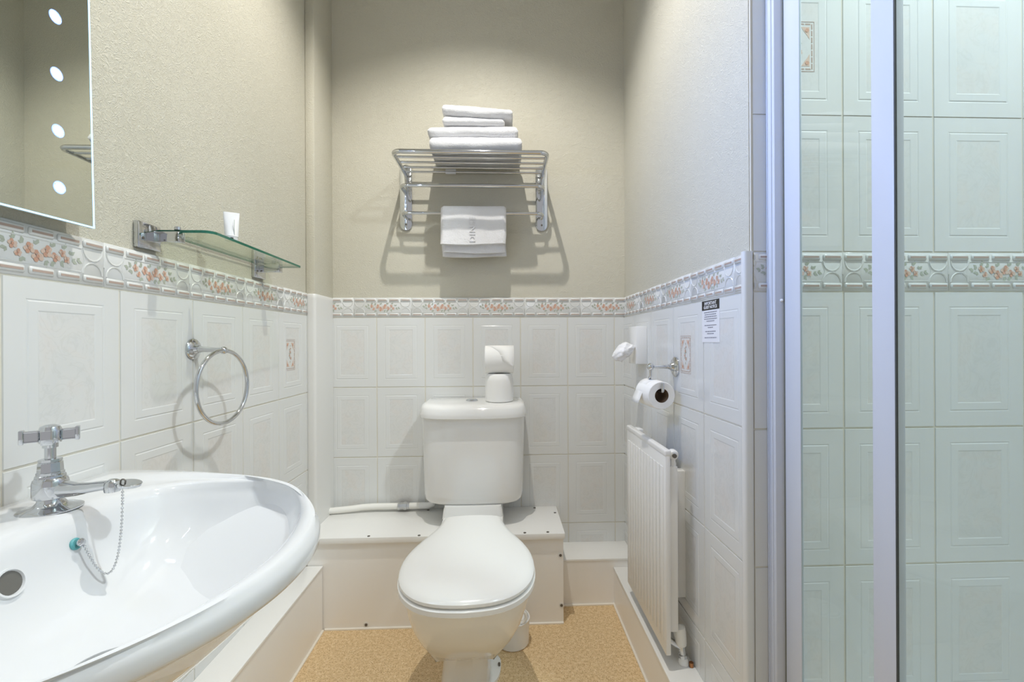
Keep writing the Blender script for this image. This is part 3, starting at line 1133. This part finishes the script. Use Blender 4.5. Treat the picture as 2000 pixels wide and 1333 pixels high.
# lockshield valve and tail pipe
vx, vy = .4915, 1.195
mb = MB()
mb.lathe([(.0135, .0), (.0150, .004), (.0175, .036), (.0165, .048), (.007, .053)], 20, mat=X_to((vx - .004, vy, .194), (vx - .0095, vy + .004, .245)))
vc = mb.done('valve_cap', M['yellowed'], rd)
mb = MB()
mb.lathe([(.0095, 0), (.012, .002), (.012, .010), (.009, .012), (.0085, .03), (.0115, .031), (.0115, .040)], 8, mat=X_to((vx, vy - .005, .160), (vx - .004, vy, .198)))
mb.tube([(vx - .003, vy, .186), (vx - .02, vy + .002, .196), (.455, vy + .008, .205)], .008, 10)
mb.done('valve_body', M['satin'], rd)
MB().lathe([(.014, .1465), (.0145, .152), (.012, .160), (.010, .164)], 18, mat=Matrix.Translation((vx, vy - .006, 0))).done('pipe_collar', M['plastic'], rd)
MB().tube([(vx + .016, vy - .018, .1465), (vx + .016, vy - .018, .158)], .006, 8).done('pipe_end', M['copper'], rd)

# ------------------------------------------------------------------ toilet roll holder with roll
th = thing('roll_holder', 'chrome toilet roll holder with round rose on the right wall', 'holder', (RX, 1.298, .953))
mb = MB()
mb.lathe([(.0295, -.001), (.0295, .004), (.025, .0075), (.0135, .0105), (.011, .016)], 28, mat=X_to((RX, 1.298, .953), (RX - .1, 1.298, .953)))
mb.done('wall_rose', M['chrome'], th)
mb = MB()
mb.lathe([(.0085, 0), (.0085, .004), (.006, .012), (.0048, .05), (.006, .062)], 14, mat=X_to((RX - .014, 1.298, .953), (RX - .1, 1.298, .954)))
mb.sphere((RX - .0765, 1.298, .954), .0108, 3)
mb.done('arm', M['chrome'], th)
HXc, HZ, HY = .4535, .8735, 1.300
ax = Vector((.06, -1, -.01)).normalized()            # roll axis, near end swings towards the wall
end_far = Vector((HXc, HY, HZ)) - ax * .05
end_near = Vector((HXc, HY, HZ)) + ax * .05
mb = MB()
mb.tube([(RX - .0765, 1.298, .950), (RX - .0765, 1.3, .925), tuple(end_far + Vector((0, 0, .034))), tuple(end_far + Vector((0, 0, .012))), tuple(end_far + ax * .008 + Vector((0, 0, .009))), tuple(end_near + ax * .002 + Vector((0, 0, .009))), tuple(end_near + ax * .007 + Vector((0, 0, .014))), tuple(end_near + ax * .007 + Vector((0, 0, .037)))], .0042, 10)
mb.done('hanger', M['chrome'], th)
tr = thing('toilet_roll', 'part used toilet roll with loose end hanging on the wall holder', 'toilet roll', tuple(Vector((HXc, HY, HZ - .042))))
mb = MB()
m4 = X_to(end_far, end_near)
Rr = .0415
mb.lathe([(.0205, .0), (Rr - .002, .0), (Rr, .002), (Rr, .062), (Rr - .0012, .065), (Rr - .0012, .098), (Rr - .003, .10), (.0205, .10)], 40, mat=m4, cap=False)
mb.done('paper', M['paperroll'], tr)
mb = MB()
mb.lathe([(.0205, .001), (.0205, .099)], 28, mat=m4, cap=False)
mb.lathe([(.0198, .001), (.0198, .099)], 28, mat=m4, cap=False)
mb.done('cardboard_core', M['card'], tr)
mb = MB()
side = ax.cross(Vector((0, 0, 1))).normalized()      # points away to the room side
if side.x > 0:
    side = -side
rows = []
for k in range(11):
    f = k / 10
    if f < .5:
        a = PI / 2 - f * 2 * .75
        off = side * (math.cos(a) * (Rr + .0008)) + Vector((0, 0, math.sin(a) * (Rr + .0008)))
    else:
        g = (f - .5) * 2
        a = PI / 2 - .75
        b0 = side * (math.cos(a) * (Rr + .0008)) + Vector((0, 0, math.sin(a) * (Rr + .0008)))
        off = b0 + side * (.027 * g) + Vector((0, 0, -.05 * g - .008 * g * g))
    rows.append([tuple(end_far + ax * .002 + off), tuple(Vector((HXc, HY, HZ)) + ax * .01 + off)])
mb.loft(rows, False, False, closed=False)
o = mb.done('loose_sheet', M['paperroll'], tr)
o.modifiers.new('thick', 'SOLIDIFY').thickness = .0008

# ------------------------------------------------------------------ bag dispenser
bd = thing('bag_dispenser', 'small white plastic bag dispenser box on right wall above radiator', 'dispenser', (RX - .02, 1.60, .945))
MB().box(RX - .0395, RX, 1.556, 1.655, .9475, 1.0835, bev=.003).done('case', M['plastic'], bd)
mb = MB()
b = bmesh.new()
bmesh.ops.create_icosphere(b, subdivisions=4, radius=1)
for v in b.verts:
    p = v.co.copy()
    f = (p.x + 1) / 2                                    # 0 tip (room side), 1 at the slot
    n = noise.noise(p * 2.2 + Vector((4, 1, 2))) * .30 + noise.noise(p * 5.5) * .16
    w = .55 + .55 * math.sin(PI * min(1, f * 1.05) ** .8)
    v.co = Vector((p.x * .042 + .4365, 1.575 + p.y * .030 * w * (1 + n), 1.0025 + p.z * .0285 * w * (1 + n) + (f - .5) * .034 - .010))
mb._merge(b)
bg = mb.done('waste_bag', M['bag'], None, smooth=75)
tag(bg, 'crumpled white plastic bag pulled half out of the wall dispenser', 'bag')

# ------------------------------------------------------------------ notice
nt_ = thing('notice', 'small printed guest notice stuck to right wall tiles, black heading', 'notice', (RX, 1.077, 1.028))
ny0, ny1, nz0, nz1 = 1.0305, 1.1215, 1.0265, 1.1310
MB().box(RX - .0010, RX + .0004, ny0, ny1, nz0, nz1).done('paper', M['white'], nt_, smooth=0)
MB().box(RX - .0013, RX - .0009, ny0, ny1, 1.1072, nz1).done('heading_band', M['black'], nt_, smooth=0)


def wall_text(body, yc, zc, size, mat, name, parent, bold=0.0):
    c = bpy.data.curves.new(name, 'FONT')
    c.body = body
    c.size = size
    c.align_x = 'CENTER'
    c.align_y = 'CENTER'
    c.offset = bold
    o = bpy.data.objects.new('tmp', c)
    COL.objects.link(o)
    dgx = bpy.context.evaluated_depsgraph_get()
    me = bpy.data.meshes.new_from_object(o.evaluated_get(dgx))
    bpy.data.objects.remove(o)
    me.transform(Matrix.Translation((RX - .0015, yc, zc)) @ Matrix.Rotation(-PI / 2, 4, 'Z') @ Matrix.Rotation(PI / 2, 4, 'X'))
    me.materials.clear()
    me.materials.append(mat)
    return link(name, me, parent)


wall_text('IMPORTANT', 1.076, 1.1236, .0112, M['white'], 'heading_text', nt_, .0003)
wall_text('GUEST NOTICE', 1.076, 1.1140, .0100, M['white'], 'heading_text', nt_, .0003)
rnd = random.Random(11)
mb = MB()
for z, w in ((1.1015, .066), (1.0960, .060), (1.0905, .064), (1.0850, .067), (1.0795, .040), (1.0690, .062), (1.0635, .026), (1.0535, .054), (1.0480, .034), (1.0380, .062)):
    y = 1.076 + w / 2
    while y > 1.076 - w / 2:
        l = rnd.uniform(.004, .010)
        mb.box(RX - .0014, RX - .0009, max(y - l, 1.076 - w / 2), y, z - .0011, z + .0011)
        y -= l + .0018
mb.done('small_print', M['ink'], nt_, smooth=0)

# ------------------------------------------------------------------ towel ring
tg = thing('towel_ring', 'chrome towel ring on round rose, on left wall tiles', 'towel ring', (LX, 1.073, 1.0165))
mb = MB()
mb.lathe([(.0245, -.001), (.0245, .003), (.0215, .0065), (.012, .0095), (.0098, .016)], 30, mat=X_to((LX, 1.0731, 1.0165), (LX + .1, 1.0731, 1.0165)))
mb.done('wall_rose', M['chrome'], tg)
MB().lathe([(.003, 0), (.003, .0012)], 8, mat=X_to((LX + .0055, 1.0731, 1.000), (LX + .1, 1.0731, 1.0))).done('screw', M['screw'], tg)
mb = MB()
mb.lathe([(.0085, 0), (.0085, .004), (.0066, .010), (.0052, .040), (.0060, .052)], 14, mat=X_to((LX + .014, 1.0731, 1.0160), (LX + .09, 1.0731, 1.0125)))
mb.sphere((LX + .0715, 1.0731, 1.0130), .0090, 3)
mb.done('arm', M['chrome'], tg)
phi = math.radians(4)
RC = Vector((LX + .0715, 1.0731, .9265))
mb = MB()
mb.tube([RC + Vector((-math.sin(phi) * math.cos(a) * -.086, math.cos(phi) * math.cos(a) * .086, .086 * math.sin(a))) for a in [2 * PI * k / 64 for k in range(64)]], .0049, 10, closed=True)
mb.done('ring', M['chrome'], tg)

# ------------------------------------------------------------------ glass shelf and tube
gs = thing('glass_shelf', 'clear glass shelf with green edge on two chrome brackets, left wall', 'shelf', (LX, 1.18, 1.255))
WX = LX - REC
zg = 1.2685
pts = [(WX + .003, .966), (WX + .003, 1.408), (-.640, 1.408), (-.628, 1.402), (-.624, 1.390)]
pts = [(WX + .006, 1.414), (WX + .006, .966)]
for k in range(7):
    a = -PI / 2 + (PI / 2) * k / 6
    pts.append((-.620 - .020 + .020 * math.cos(a), .966 + .020 + .020 * math.sin(a)))
for k in range(7):
    a = (PI / 2) * k / 6
    pts.append((-.632 - .006 + .006 * math.cos(a), 1.414 - .006 + .006 * math.sin(a)))
b = bmesh.new()
f = b.faces.new([b.verts.new((x, y, zg - .003)) for x, y in pts])
r = bmesh.ops.extrude_face_region(b, geom=[f])
bmesh.ops.translate(b, vec=(0, 0, .006), verts=[v for v in r['geom'] if isinstance(v, bmesh.types.BMVert)])
bmesh.ops.recalc_face_normals(b, faces=b.faces)
for ff in b.faces:
    ff.material_index = 0 if abs(ff.normal.z) > .5 else 1
me = bpy.data.meshes.new('glass_plate')
b.to_mesh(me)
b.free()
me.materials.append(M['shelfglass'])
me.materials.append(M['shelfedge'])
link('glass_plate', me, gs)
for y in (.9425, 1.361):
    y_arm = y + .020 if y < 1.2 else y
    mb = MB()
    mb.box(WX, WX + .011, y - .030, y + .030, 1.2245, 1.2785, bev=.003)
    br_ = mb.done('bracket_plate', M['chrome'], gs)
    MB().lathe([(.003, 0), (.003, .0014)], 8, mat=X_to((WX + .0105, y - .018, 1.245), (WX + .1, y - .018, 1.245))).done('screw', M['screw'], br_)
    MB().box(WX + .009, -.678 if y < 1.2 else -.668, y_arm - .010, y_arm + .010, 1.2435, 1.2655, bev=.0012).done('bracket_arm', M['chrome'], gs)
    if y < 1.2:
        MB().lathe([(.0062, 0), (.0062, .006), (.004, .0075)], 14, mat=Matrix.Translation((-.690, y_arm + .004, zg + .003))).done('stud', M['chrome'], gs)
    else:
        MB().lathe([(.0062, 0), (.0062, .006), (.004, .0075)], 14, mat=Matrix.Translation((-.690, y_arm, zg + .003))).done('stud', M['chrome'], gs)
MB().lathe([(.0032, 0), (.0032, .006)], 10, mat=Matrix.Translation((-.632, 1.058, zg + .003))).done('stop_peg', M['dark'], gs)

tt = thing('toiletry_tube', 'small white toiletry tube standing on the glass shelf', 'tube', (-.645, 1.062, zg + .0032))
mb = MB()
rings = []
for k in range(9):
    f = k / 8
    rings.append(superell(-.640, 1.070, .0140 * (1 - f) + .0165 * f, .0140 * (1 - f) + .0014 * f, .0140 * (1 - f) + .0014 * f, 2.0, 28, zg + .0132 + .058 * f))
m4 = Matrix.Translation((-.640, 1.070, 0)) @ Matrix.Rotation(math.radians(28), 4, 'Z') @ Matrix.Translation((.640, -1.070, 0))
mb.loft(rings, mat=m4)
mb.done('body', M['plastic'], tt)
MB().lathe([(.0125, zg + .0032), (.0130, zg + .0042), (.0130, zg + .0132)], 24, mat=Matrix.Translation((-.640, 1.070, 0))).done('cap', M['plastic'], tt)
mb = MB()
mb.box(-.640 + .006, -.640 + .0068, 1.070 - .0125, 1.070 - .0105, zg + .016, zg + .052, mat=m4)
mb.done('printed_line', M['sage'], tt)

# ------------------------------------------------------------------ lit mirror
mr = thing('mirror', 'frameless mirror with column of blue white lights on left wall', 'mirror', (LX, .56, 1.228))
mrot = Matrix.Translation((LX, .7926, 1.2297)) @ Matrix.Rotation(math.radians(-1.15), 4, 'X').inverted()
MZ, MW = .92, .60
m_in = MB().box(-.004, .022, -MW + .02, -.020, .02, MZ - .02, mat=mrot)
m_in.done('light_box', M['mirrorframe'], mr)
mb = MB()
mb.box(.022, .0272, -MW, 0, 0, MZ, mat=mrot)
mb.done('edge', M['mirrorframe'], mr)
mb = MB()
mb.box(.0272, .0276, -MW + .0030, -.0030, .0030, MZ - .0030, mat=mrot)
mb.done('mirror_glass', M['mirror'], mr, smooth=0)
for args in ((-MW, 0, 0.0, .0026), (-.0026, 0, .0026, MZ), (-MW, -MW + .0026, .0026, MZ)):
    MB().box(.0268, .0280, args[0], args[1], args[2], args[3], mat=mrot).done('lit_edge', M['mirroredge'], mr, smooth=0)
for side_y in (-.0595, -MW + .0595):
    for k in range(9):
        zc = .0515 + k * .0896
        m4 = mrot @ Matrix.Translation((.0276, side_y, zc)) @ Matrix.Rotation(PI / 2, 4, 'Y')
        lo = MB().lathe([(.0066, 0), (.0062, .0008)], 20, mat=m4).done('led', M['led'], mr)
        MB().lathe([(.0100, 0), (.0098, .0004)], 20, mat=m4).done('led_rim', M['ledrim'], lo)

# ------------------------------------------------------------------ basin
YC, DC = 0.530, 0.270
bs = thing('basin', 'white ceramic wash basin with D shaped rim on left wall', 'basin', (LX, YC, .62))


def outline_outer():
    P = []
    a, D, p = .326, .4955, 2.12
    for k in range(241):
        t_ = PI / 2 - PI * k / 240
        c, s = math.cos(t_), math.sin(t_)
        P.append((D * abs(c) ** (2 / p), a * math.copysign(abs(s) ** (2 / p), s)))
    for k in range(1, 80):
        P.append((0.0, -a + 2 * a * k / 80))
    return P


def outline_inner():
    P = []
    c0, rf, rb, a = .29, .167, .163, .262
    for k in range(320):
        t_ = PI / 2 - 2 * PI * k / 320
        c, s = math.cos(t_), math.sin(t_)
        p = 1.95 if c >= 0 else 4.2
        P.append((c0 + (rf if c >= 0 else rb) * math.copysign(abs(c) ** (2 / p), c), a * math.copysign(abs(s) ** (2 / p), s)))
    return P


NB = 144


def radial(P):
    out = []
    n = len(P)
    for k in range(NB):
        a = 2 * PI * k / NB
        dx, dy = math.cos(a), math.sin(a)
        best = 0
        for i in range(n):
            x1, y1 = P[i][0] - DC, P[i][1]
            x2, y2 = P[(i + 1) % n][0] - DC, P[(i + 1) % n][1]
            ex, ey = x2 - x1, y2 - y1
            den = dx * ey - dy * ex
            if abs(den) < 1e-12:
                continue
            t_ = (x1 * ey - y1 * ex) / den
            s_ = (x1 * dy - y1 * dx) / den
            if t_ > 0 and -1e-9 <= s_ <= 1 + 1e-9:
                best = max(best, t_)
        out.append(best)
    return out


RO, RI = radial(outline_outer()), radial(outline_inner())


def bring(fn, z, clampback=False, dz=None):
    ring = []
    for k in range(NB):
        a = 2 * PI * k / NB
        r_ = fn(k)
        d, tt_ = DC + r_ * math.cos(a), r_ * math.sin(a)
        if clampback and DC + RO[k] * math.cos(a) < .003:
            s_ = .0
            d = 0.0
            tt_ = RO[k] * math.sin(a) * (r_ / RO[k])
        ring.append((LX + .0005 + d, YC + tt_, z + (dz(k) if dz else 0)))
    return ring


def lf(f):
    return lambda k: RO[k] + (RI[k] - RO[k]) * f


def groove(k):
    c = math.cos(2 * PI * k / NB)
    return 1.0 if c > -.45 else max(0.0, 1 - (-.45 - c) / .25)


RIMZ = .7945
rings = []
for s_, z in ((.12, .629), (.25, .632), (.36, .640), (.46, .655), (.57, .676), (.68, .698), (.78, .718), (.87, .736), (.94, .749), (.975, .756)):
    rings.append(bring(lambda k, s_=s_: RO[k] * s_, z, clampback=True))


def front(k):
    """weight of the soft rolled front edge, fading into the grooved sides"""
    c, sn = math.cos(2 * PI * k / NB), math.sin(2 * PI * k / NB)
    f = (c - .0) / .4 if sn < 0 else (c - .40) / .4
    f = min(1.0, max(0.0, f))
    return f * f * (3 - 2 * f)


def rim(fn, z_side, z_front, g=0.0):
    rings.append(bring(fn, 0.0, dz=lambda k: (z_side - g * groove(k)) * (1 - front(k)) + z_front * front(k)))


rim(lambda k: RO[k] - .003, .760, .757)
rim(lambda k: RO[k], .764, .762)
rim(lambda k: RO[k], .786, .7735)
rim(lambda k: RO[k] - .002, .7915, .7795)
rim(lambda k: RO[k] - .006, .7940, .7838)
rim(lf(.22), RIMZ, .7872)
rim(lf(.36), RIMZ - .0006, .7882)
rim(lf(.46), RIMZ - .0010, .7882, .0045)
rim(lf(.58), RIMZ - .0010, .7872, .0062)
rim(lf(.74), RIMZ - .0012, .7848, .0048)
rim(lf(.86), RIMZ - .0024, .7818, .0042)
rim(lf(.95), RIMZ - .0058, .7788, .0040)
for s_, z in ((1.0, .7755), (.982, .767), (.960, .755), (.93, .738), (.88, .718), (.80, .698), (.69, .680), (.55, .666), (.40, .657), (.24, .6525)):
    rings.append(bring(lambda k, s_=s_: RI[k] * s_, z))
mb = MB()
mb.loft(rings, True, True)
mb.done('bowl', M['basinc'], bs, smooth=60)
# drain
DX = LX + DC
mb = MB()
mb.lathe([(.037, .6500), (.0375, .6545), (.033, .6552), (.026, .6532), (.020, .6527)], 32, mat=Matrix.Translation((DX, YC, 0)))
wd = mb.done('drain', M['satin'], bs)
MB().lathe([(.0195, .6528), (.0195, .6533)], 24, mat=Matrix.Translation((DX, YC, 0))).done('drain_hole', M['dark'], wd)  # flat dark disc that paints the shade down the drain
# overflow in the back slope; a grey disc paints the shade inside its hole
m4 = X_to((-.6005, .5555, .7400), (-.556, .5555, .7545))
mb = MB()
mb.lathe([(.0180, .0035), (.0170, .0080), (.0148, .0078), (.0132, .003)], 30, mat=m4, cap=False)
ov = mb.done('overflow', M['basinc'], bs)
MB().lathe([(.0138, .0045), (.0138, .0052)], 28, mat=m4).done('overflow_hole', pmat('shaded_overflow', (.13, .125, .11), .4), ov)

# ------------------------------------------------------------------ tap
TXp, TYp, TZ = -.6505, .6600, .7930
tp = thing('tap', 'chrome pillar tap with cross handle on the basin back ledge', 'tap', (TXp, TYp, TZ))
m4 = Matrix.Translation((TXp, TYp, TZ))
mb = MB()
mb.lathe([(.0350, -.0006), (.0350, .0010), (.0300, .0032), (.0190, .0060), (.0145, .0120), (.0138, .0180)], 32, mat=m4)
mb.done('base_flange', M['chrome'], tp)
mb = MB()
mb.lathe([(.0135, .0150), (.0185, .0172), (.0195, .0210), (.0195, .0390), (.0185, .0430), (.0160, .0460)], 28, mat=m4)
# spout: flattened tapering tube reaching over the bowl
sd = Vector((.93, .06, 0)).normalized()
pp = [Vector((TXp, TYp, TZ)) + sd * d + Vector((0, 0, z)) for d, z in ((.008, .0285), (.020, .0275), (.035, .0265), (.052, .0285), (.068, .0305), (.080, .0310))]
mb.tube(pp, [.0135, .0120, .0092, .0075, .0070, .0072], 14)
q = Vector((TXp, TYp, TZ)) + sd * .082 + Vector((0, 0, .0285))
mb.lathe([(.0096, -.0065), (.0102, -.004), (.0102, .004), (.0085, .0085), (.0045, .0110), (.0005, .0118)], 20, mat=Matrix.Translation(q))
mb.done('spout', M['chrome'], tp)
mb = MB()
mb.lathe([(.0170, .0420), (.0160, .0490), (.0148, .0500), (.0148, .0535), (.0138, .0540), (.0130, .0670), (.0118, .0680), (.0125, .0685), (.0125, .0720), (.0075, .0730)], 8, mat=m4)
mb.done('bonnet', M['chrome'], tp)
mb = MB()
mb.lathe([(.0062, .0710), (.0062, .0880), (.0084, .0885), (.0086, .0945), (.0118, .0955), (.0128, .0980), (.0128, .1130), (.0105, .1185), (.0055, .1210), (.0005, .1214)], 20, mat=m4)
mb.done('spindle', M['chrome'], tp)
for k in range(4):
    m5 = m4 @ Matrix.Rotation(math.radians(38 + 90 * k), 4, 'Z')
    mb = MB()
    mb.box(.010, .0285, -.0050, .0050, .0975, .0995, bev=.0007, mat=m5)
    mb.box(.010, .0285, -.0050, .0050, .1120, .1140, bev=.0007, mat=m5)
    mb.box(.010, .0275, -.0016, .0016, .0985, .1130, mat=m5)
    mb.box(.0255, .0305, -.0062, .0062, .0960, .1160, bev=.0012, mat=m5)
    mb.done('handle_arm', M['chrome'], tp)

# ------------------------------------------------------------------ plug on its chain
pg = thing('basin_plug', 'chrome basin plug on bead chain, resting on the tap spout', 'plug', tuple(q + Vector((0, 0, -.01))))
pc = q + sd * .0225 + Vector((0, -.001, .0045))
m5 = Matrix.Translation(pc) @ Matrix.Rotation(math.radians(10), 4, 'Y')
mb = MB()
mb.lathe([(.0125, -.0045), (.0150, -.003), (.0155, .0005), (.0145, .0015), (.004, .0020)], 28, mat=m5)
mb.done('plug_disc', M['chrome'], pg)
mb = MB()
e = pc + Vector((-.004, -.004, .002))
mb.tube([e + Vector((.0035 * math.cos(a), -.001, .0035 * math.sin(a) + .002)) for a in [2 * PI * k / 14 for k in range(14)]], .0011, 6, closed=True)
mb.done('eyelet', M['screw'], pg)
P0 = pc + Vector((.002, -.013, -.004))
P3 = Vector((-.5868, .6400, .7500))
stud = Vector((-.5985, .6395, .7515))
bez = []
c1, c2 = P0 + Vector((.004, -.006, -.150)), P3 + Vector((.022, .004, -.062))
for k in range(201):
    f = k / 200
    bez.append(P0 * (1 - f) ** 3 + c1 * 3 * f * (1 - f) ** 2 + c2 * 3 * f * f * (1 - f) + P3 * f ** 3)
mb = MB()
acc = 0
last = bez[0]
for p in bez:
    acc += (p - last).length
    last = p
    if acc >= .0040:
        acc = 0
        b = bmesh.new()
        bmesh.ops.create_icosphere(b, subdivisions=1, radius=.00195)
        bmesh.ops.translate(b, vec=p, verts=b.verts)
        mb._merge(b)
mb.tube(bez[::8], .0007, 4)
ch = mb.done('bead_chain', M['satin'], pg, smooth=80)
ch['kind'] = 'stuff'
m6 = X_to(stud - Vector((.006, 0, .003)), stud + Vector((.05, 0, .012)))
MB().lathe([(.0078, .004), (.0082, .0085), (.0062, .0102)], 18, mat=m6).done('stud_washer', M['teal'], pg)
mb = MB()
mb.lathe([(.0035, .008), (.0035, .0135), (.0052, .0140), (.0056, .0165), (.0040, .0185), (.0005, .0191)], 16, mat=m6)
mb.done('stud', M['chrome'], pg)

# ------------------------------------------------------------------ shower enclosure
se = thing('shower_enclosure', 'white framed shower screen with clear glass panels on the right', 'shower screen', (.58, .5, 0))
ZSH = 2.02
TOPZ = 2.05
mb = MB()
mb.box(.5560, .5845, .8790, SY, .06, TOPZ, bev=.002)
wpf = mb.done('wall_profile', M['frame'], se)
mb = MB()
mb.box(.5545, .5560, .8870, .8900, .06, TOPZ)
mb.box(.5545, .5560, .9010, .9030, .06, TOPZ)
mb.done('profile_rib', M['frame'], wpf)
MB().sphere((.5690, .8782, 1.1120), .0035, 2).done('screw_cap', M['plastic'], wpf)
MB().box(.5740, .5800, .8745, .8790, .06, TOPZ).done('seal', M['rust'], se)  # dark strip standing in for the shaded gap between profile and channel
MB().box(.5735, .5790, .8290, .8745, .06, TOPZ, bev=.001).done('glass_channel', M['frame'], se)
MB().box(.5745, .5780, .6490, .8285, .08, TOPZ - .02).done('fixed_pane', M['paneglass'], se, smooth=0)
MB().box(.5690, .5850, .6190, .6580, .06, TOPZ, bev=.001).done('door_post', M['frame'], se)
MB().box(.5695, .5717, .6165, .6188, .06, TOPZ).done('black_seal', M['rubber'], se)
MB().box(.5712, .5747, -.10, .6160, .08, TOPZ - .02).done('door_pane', M['paneglass'], se, smooth=0)
MB().box(.5560, .5900, -.14, -.10, .06, TOPZ, bev=.002).done('end_post', M['frame'], se)
MB().box(.5520, .5920, -.14, SY, TOPZ, TOPZ + .045, bev=.003).done('head_rail', M['frame'], se)
MB().box(.5520, .5920, -.14, SY, .045, .075, bev=.003).done('sill_rail', M['frame'], se)
st = thing('shower_tray', 'low white shower tray inside the glass screen', 'shower tray', (.98, .4, 0))
mb = MB()
mb.loft([rrect(.545, 1.398, -.16, SY - .001, .01, z, 3) for z in (0, .045)] + [rrect(.60, 1.35, -.11, SY - .05, .03, z, 3) for z in (.045, .022)])
mb.done('basin_floor', M['tray'], st)
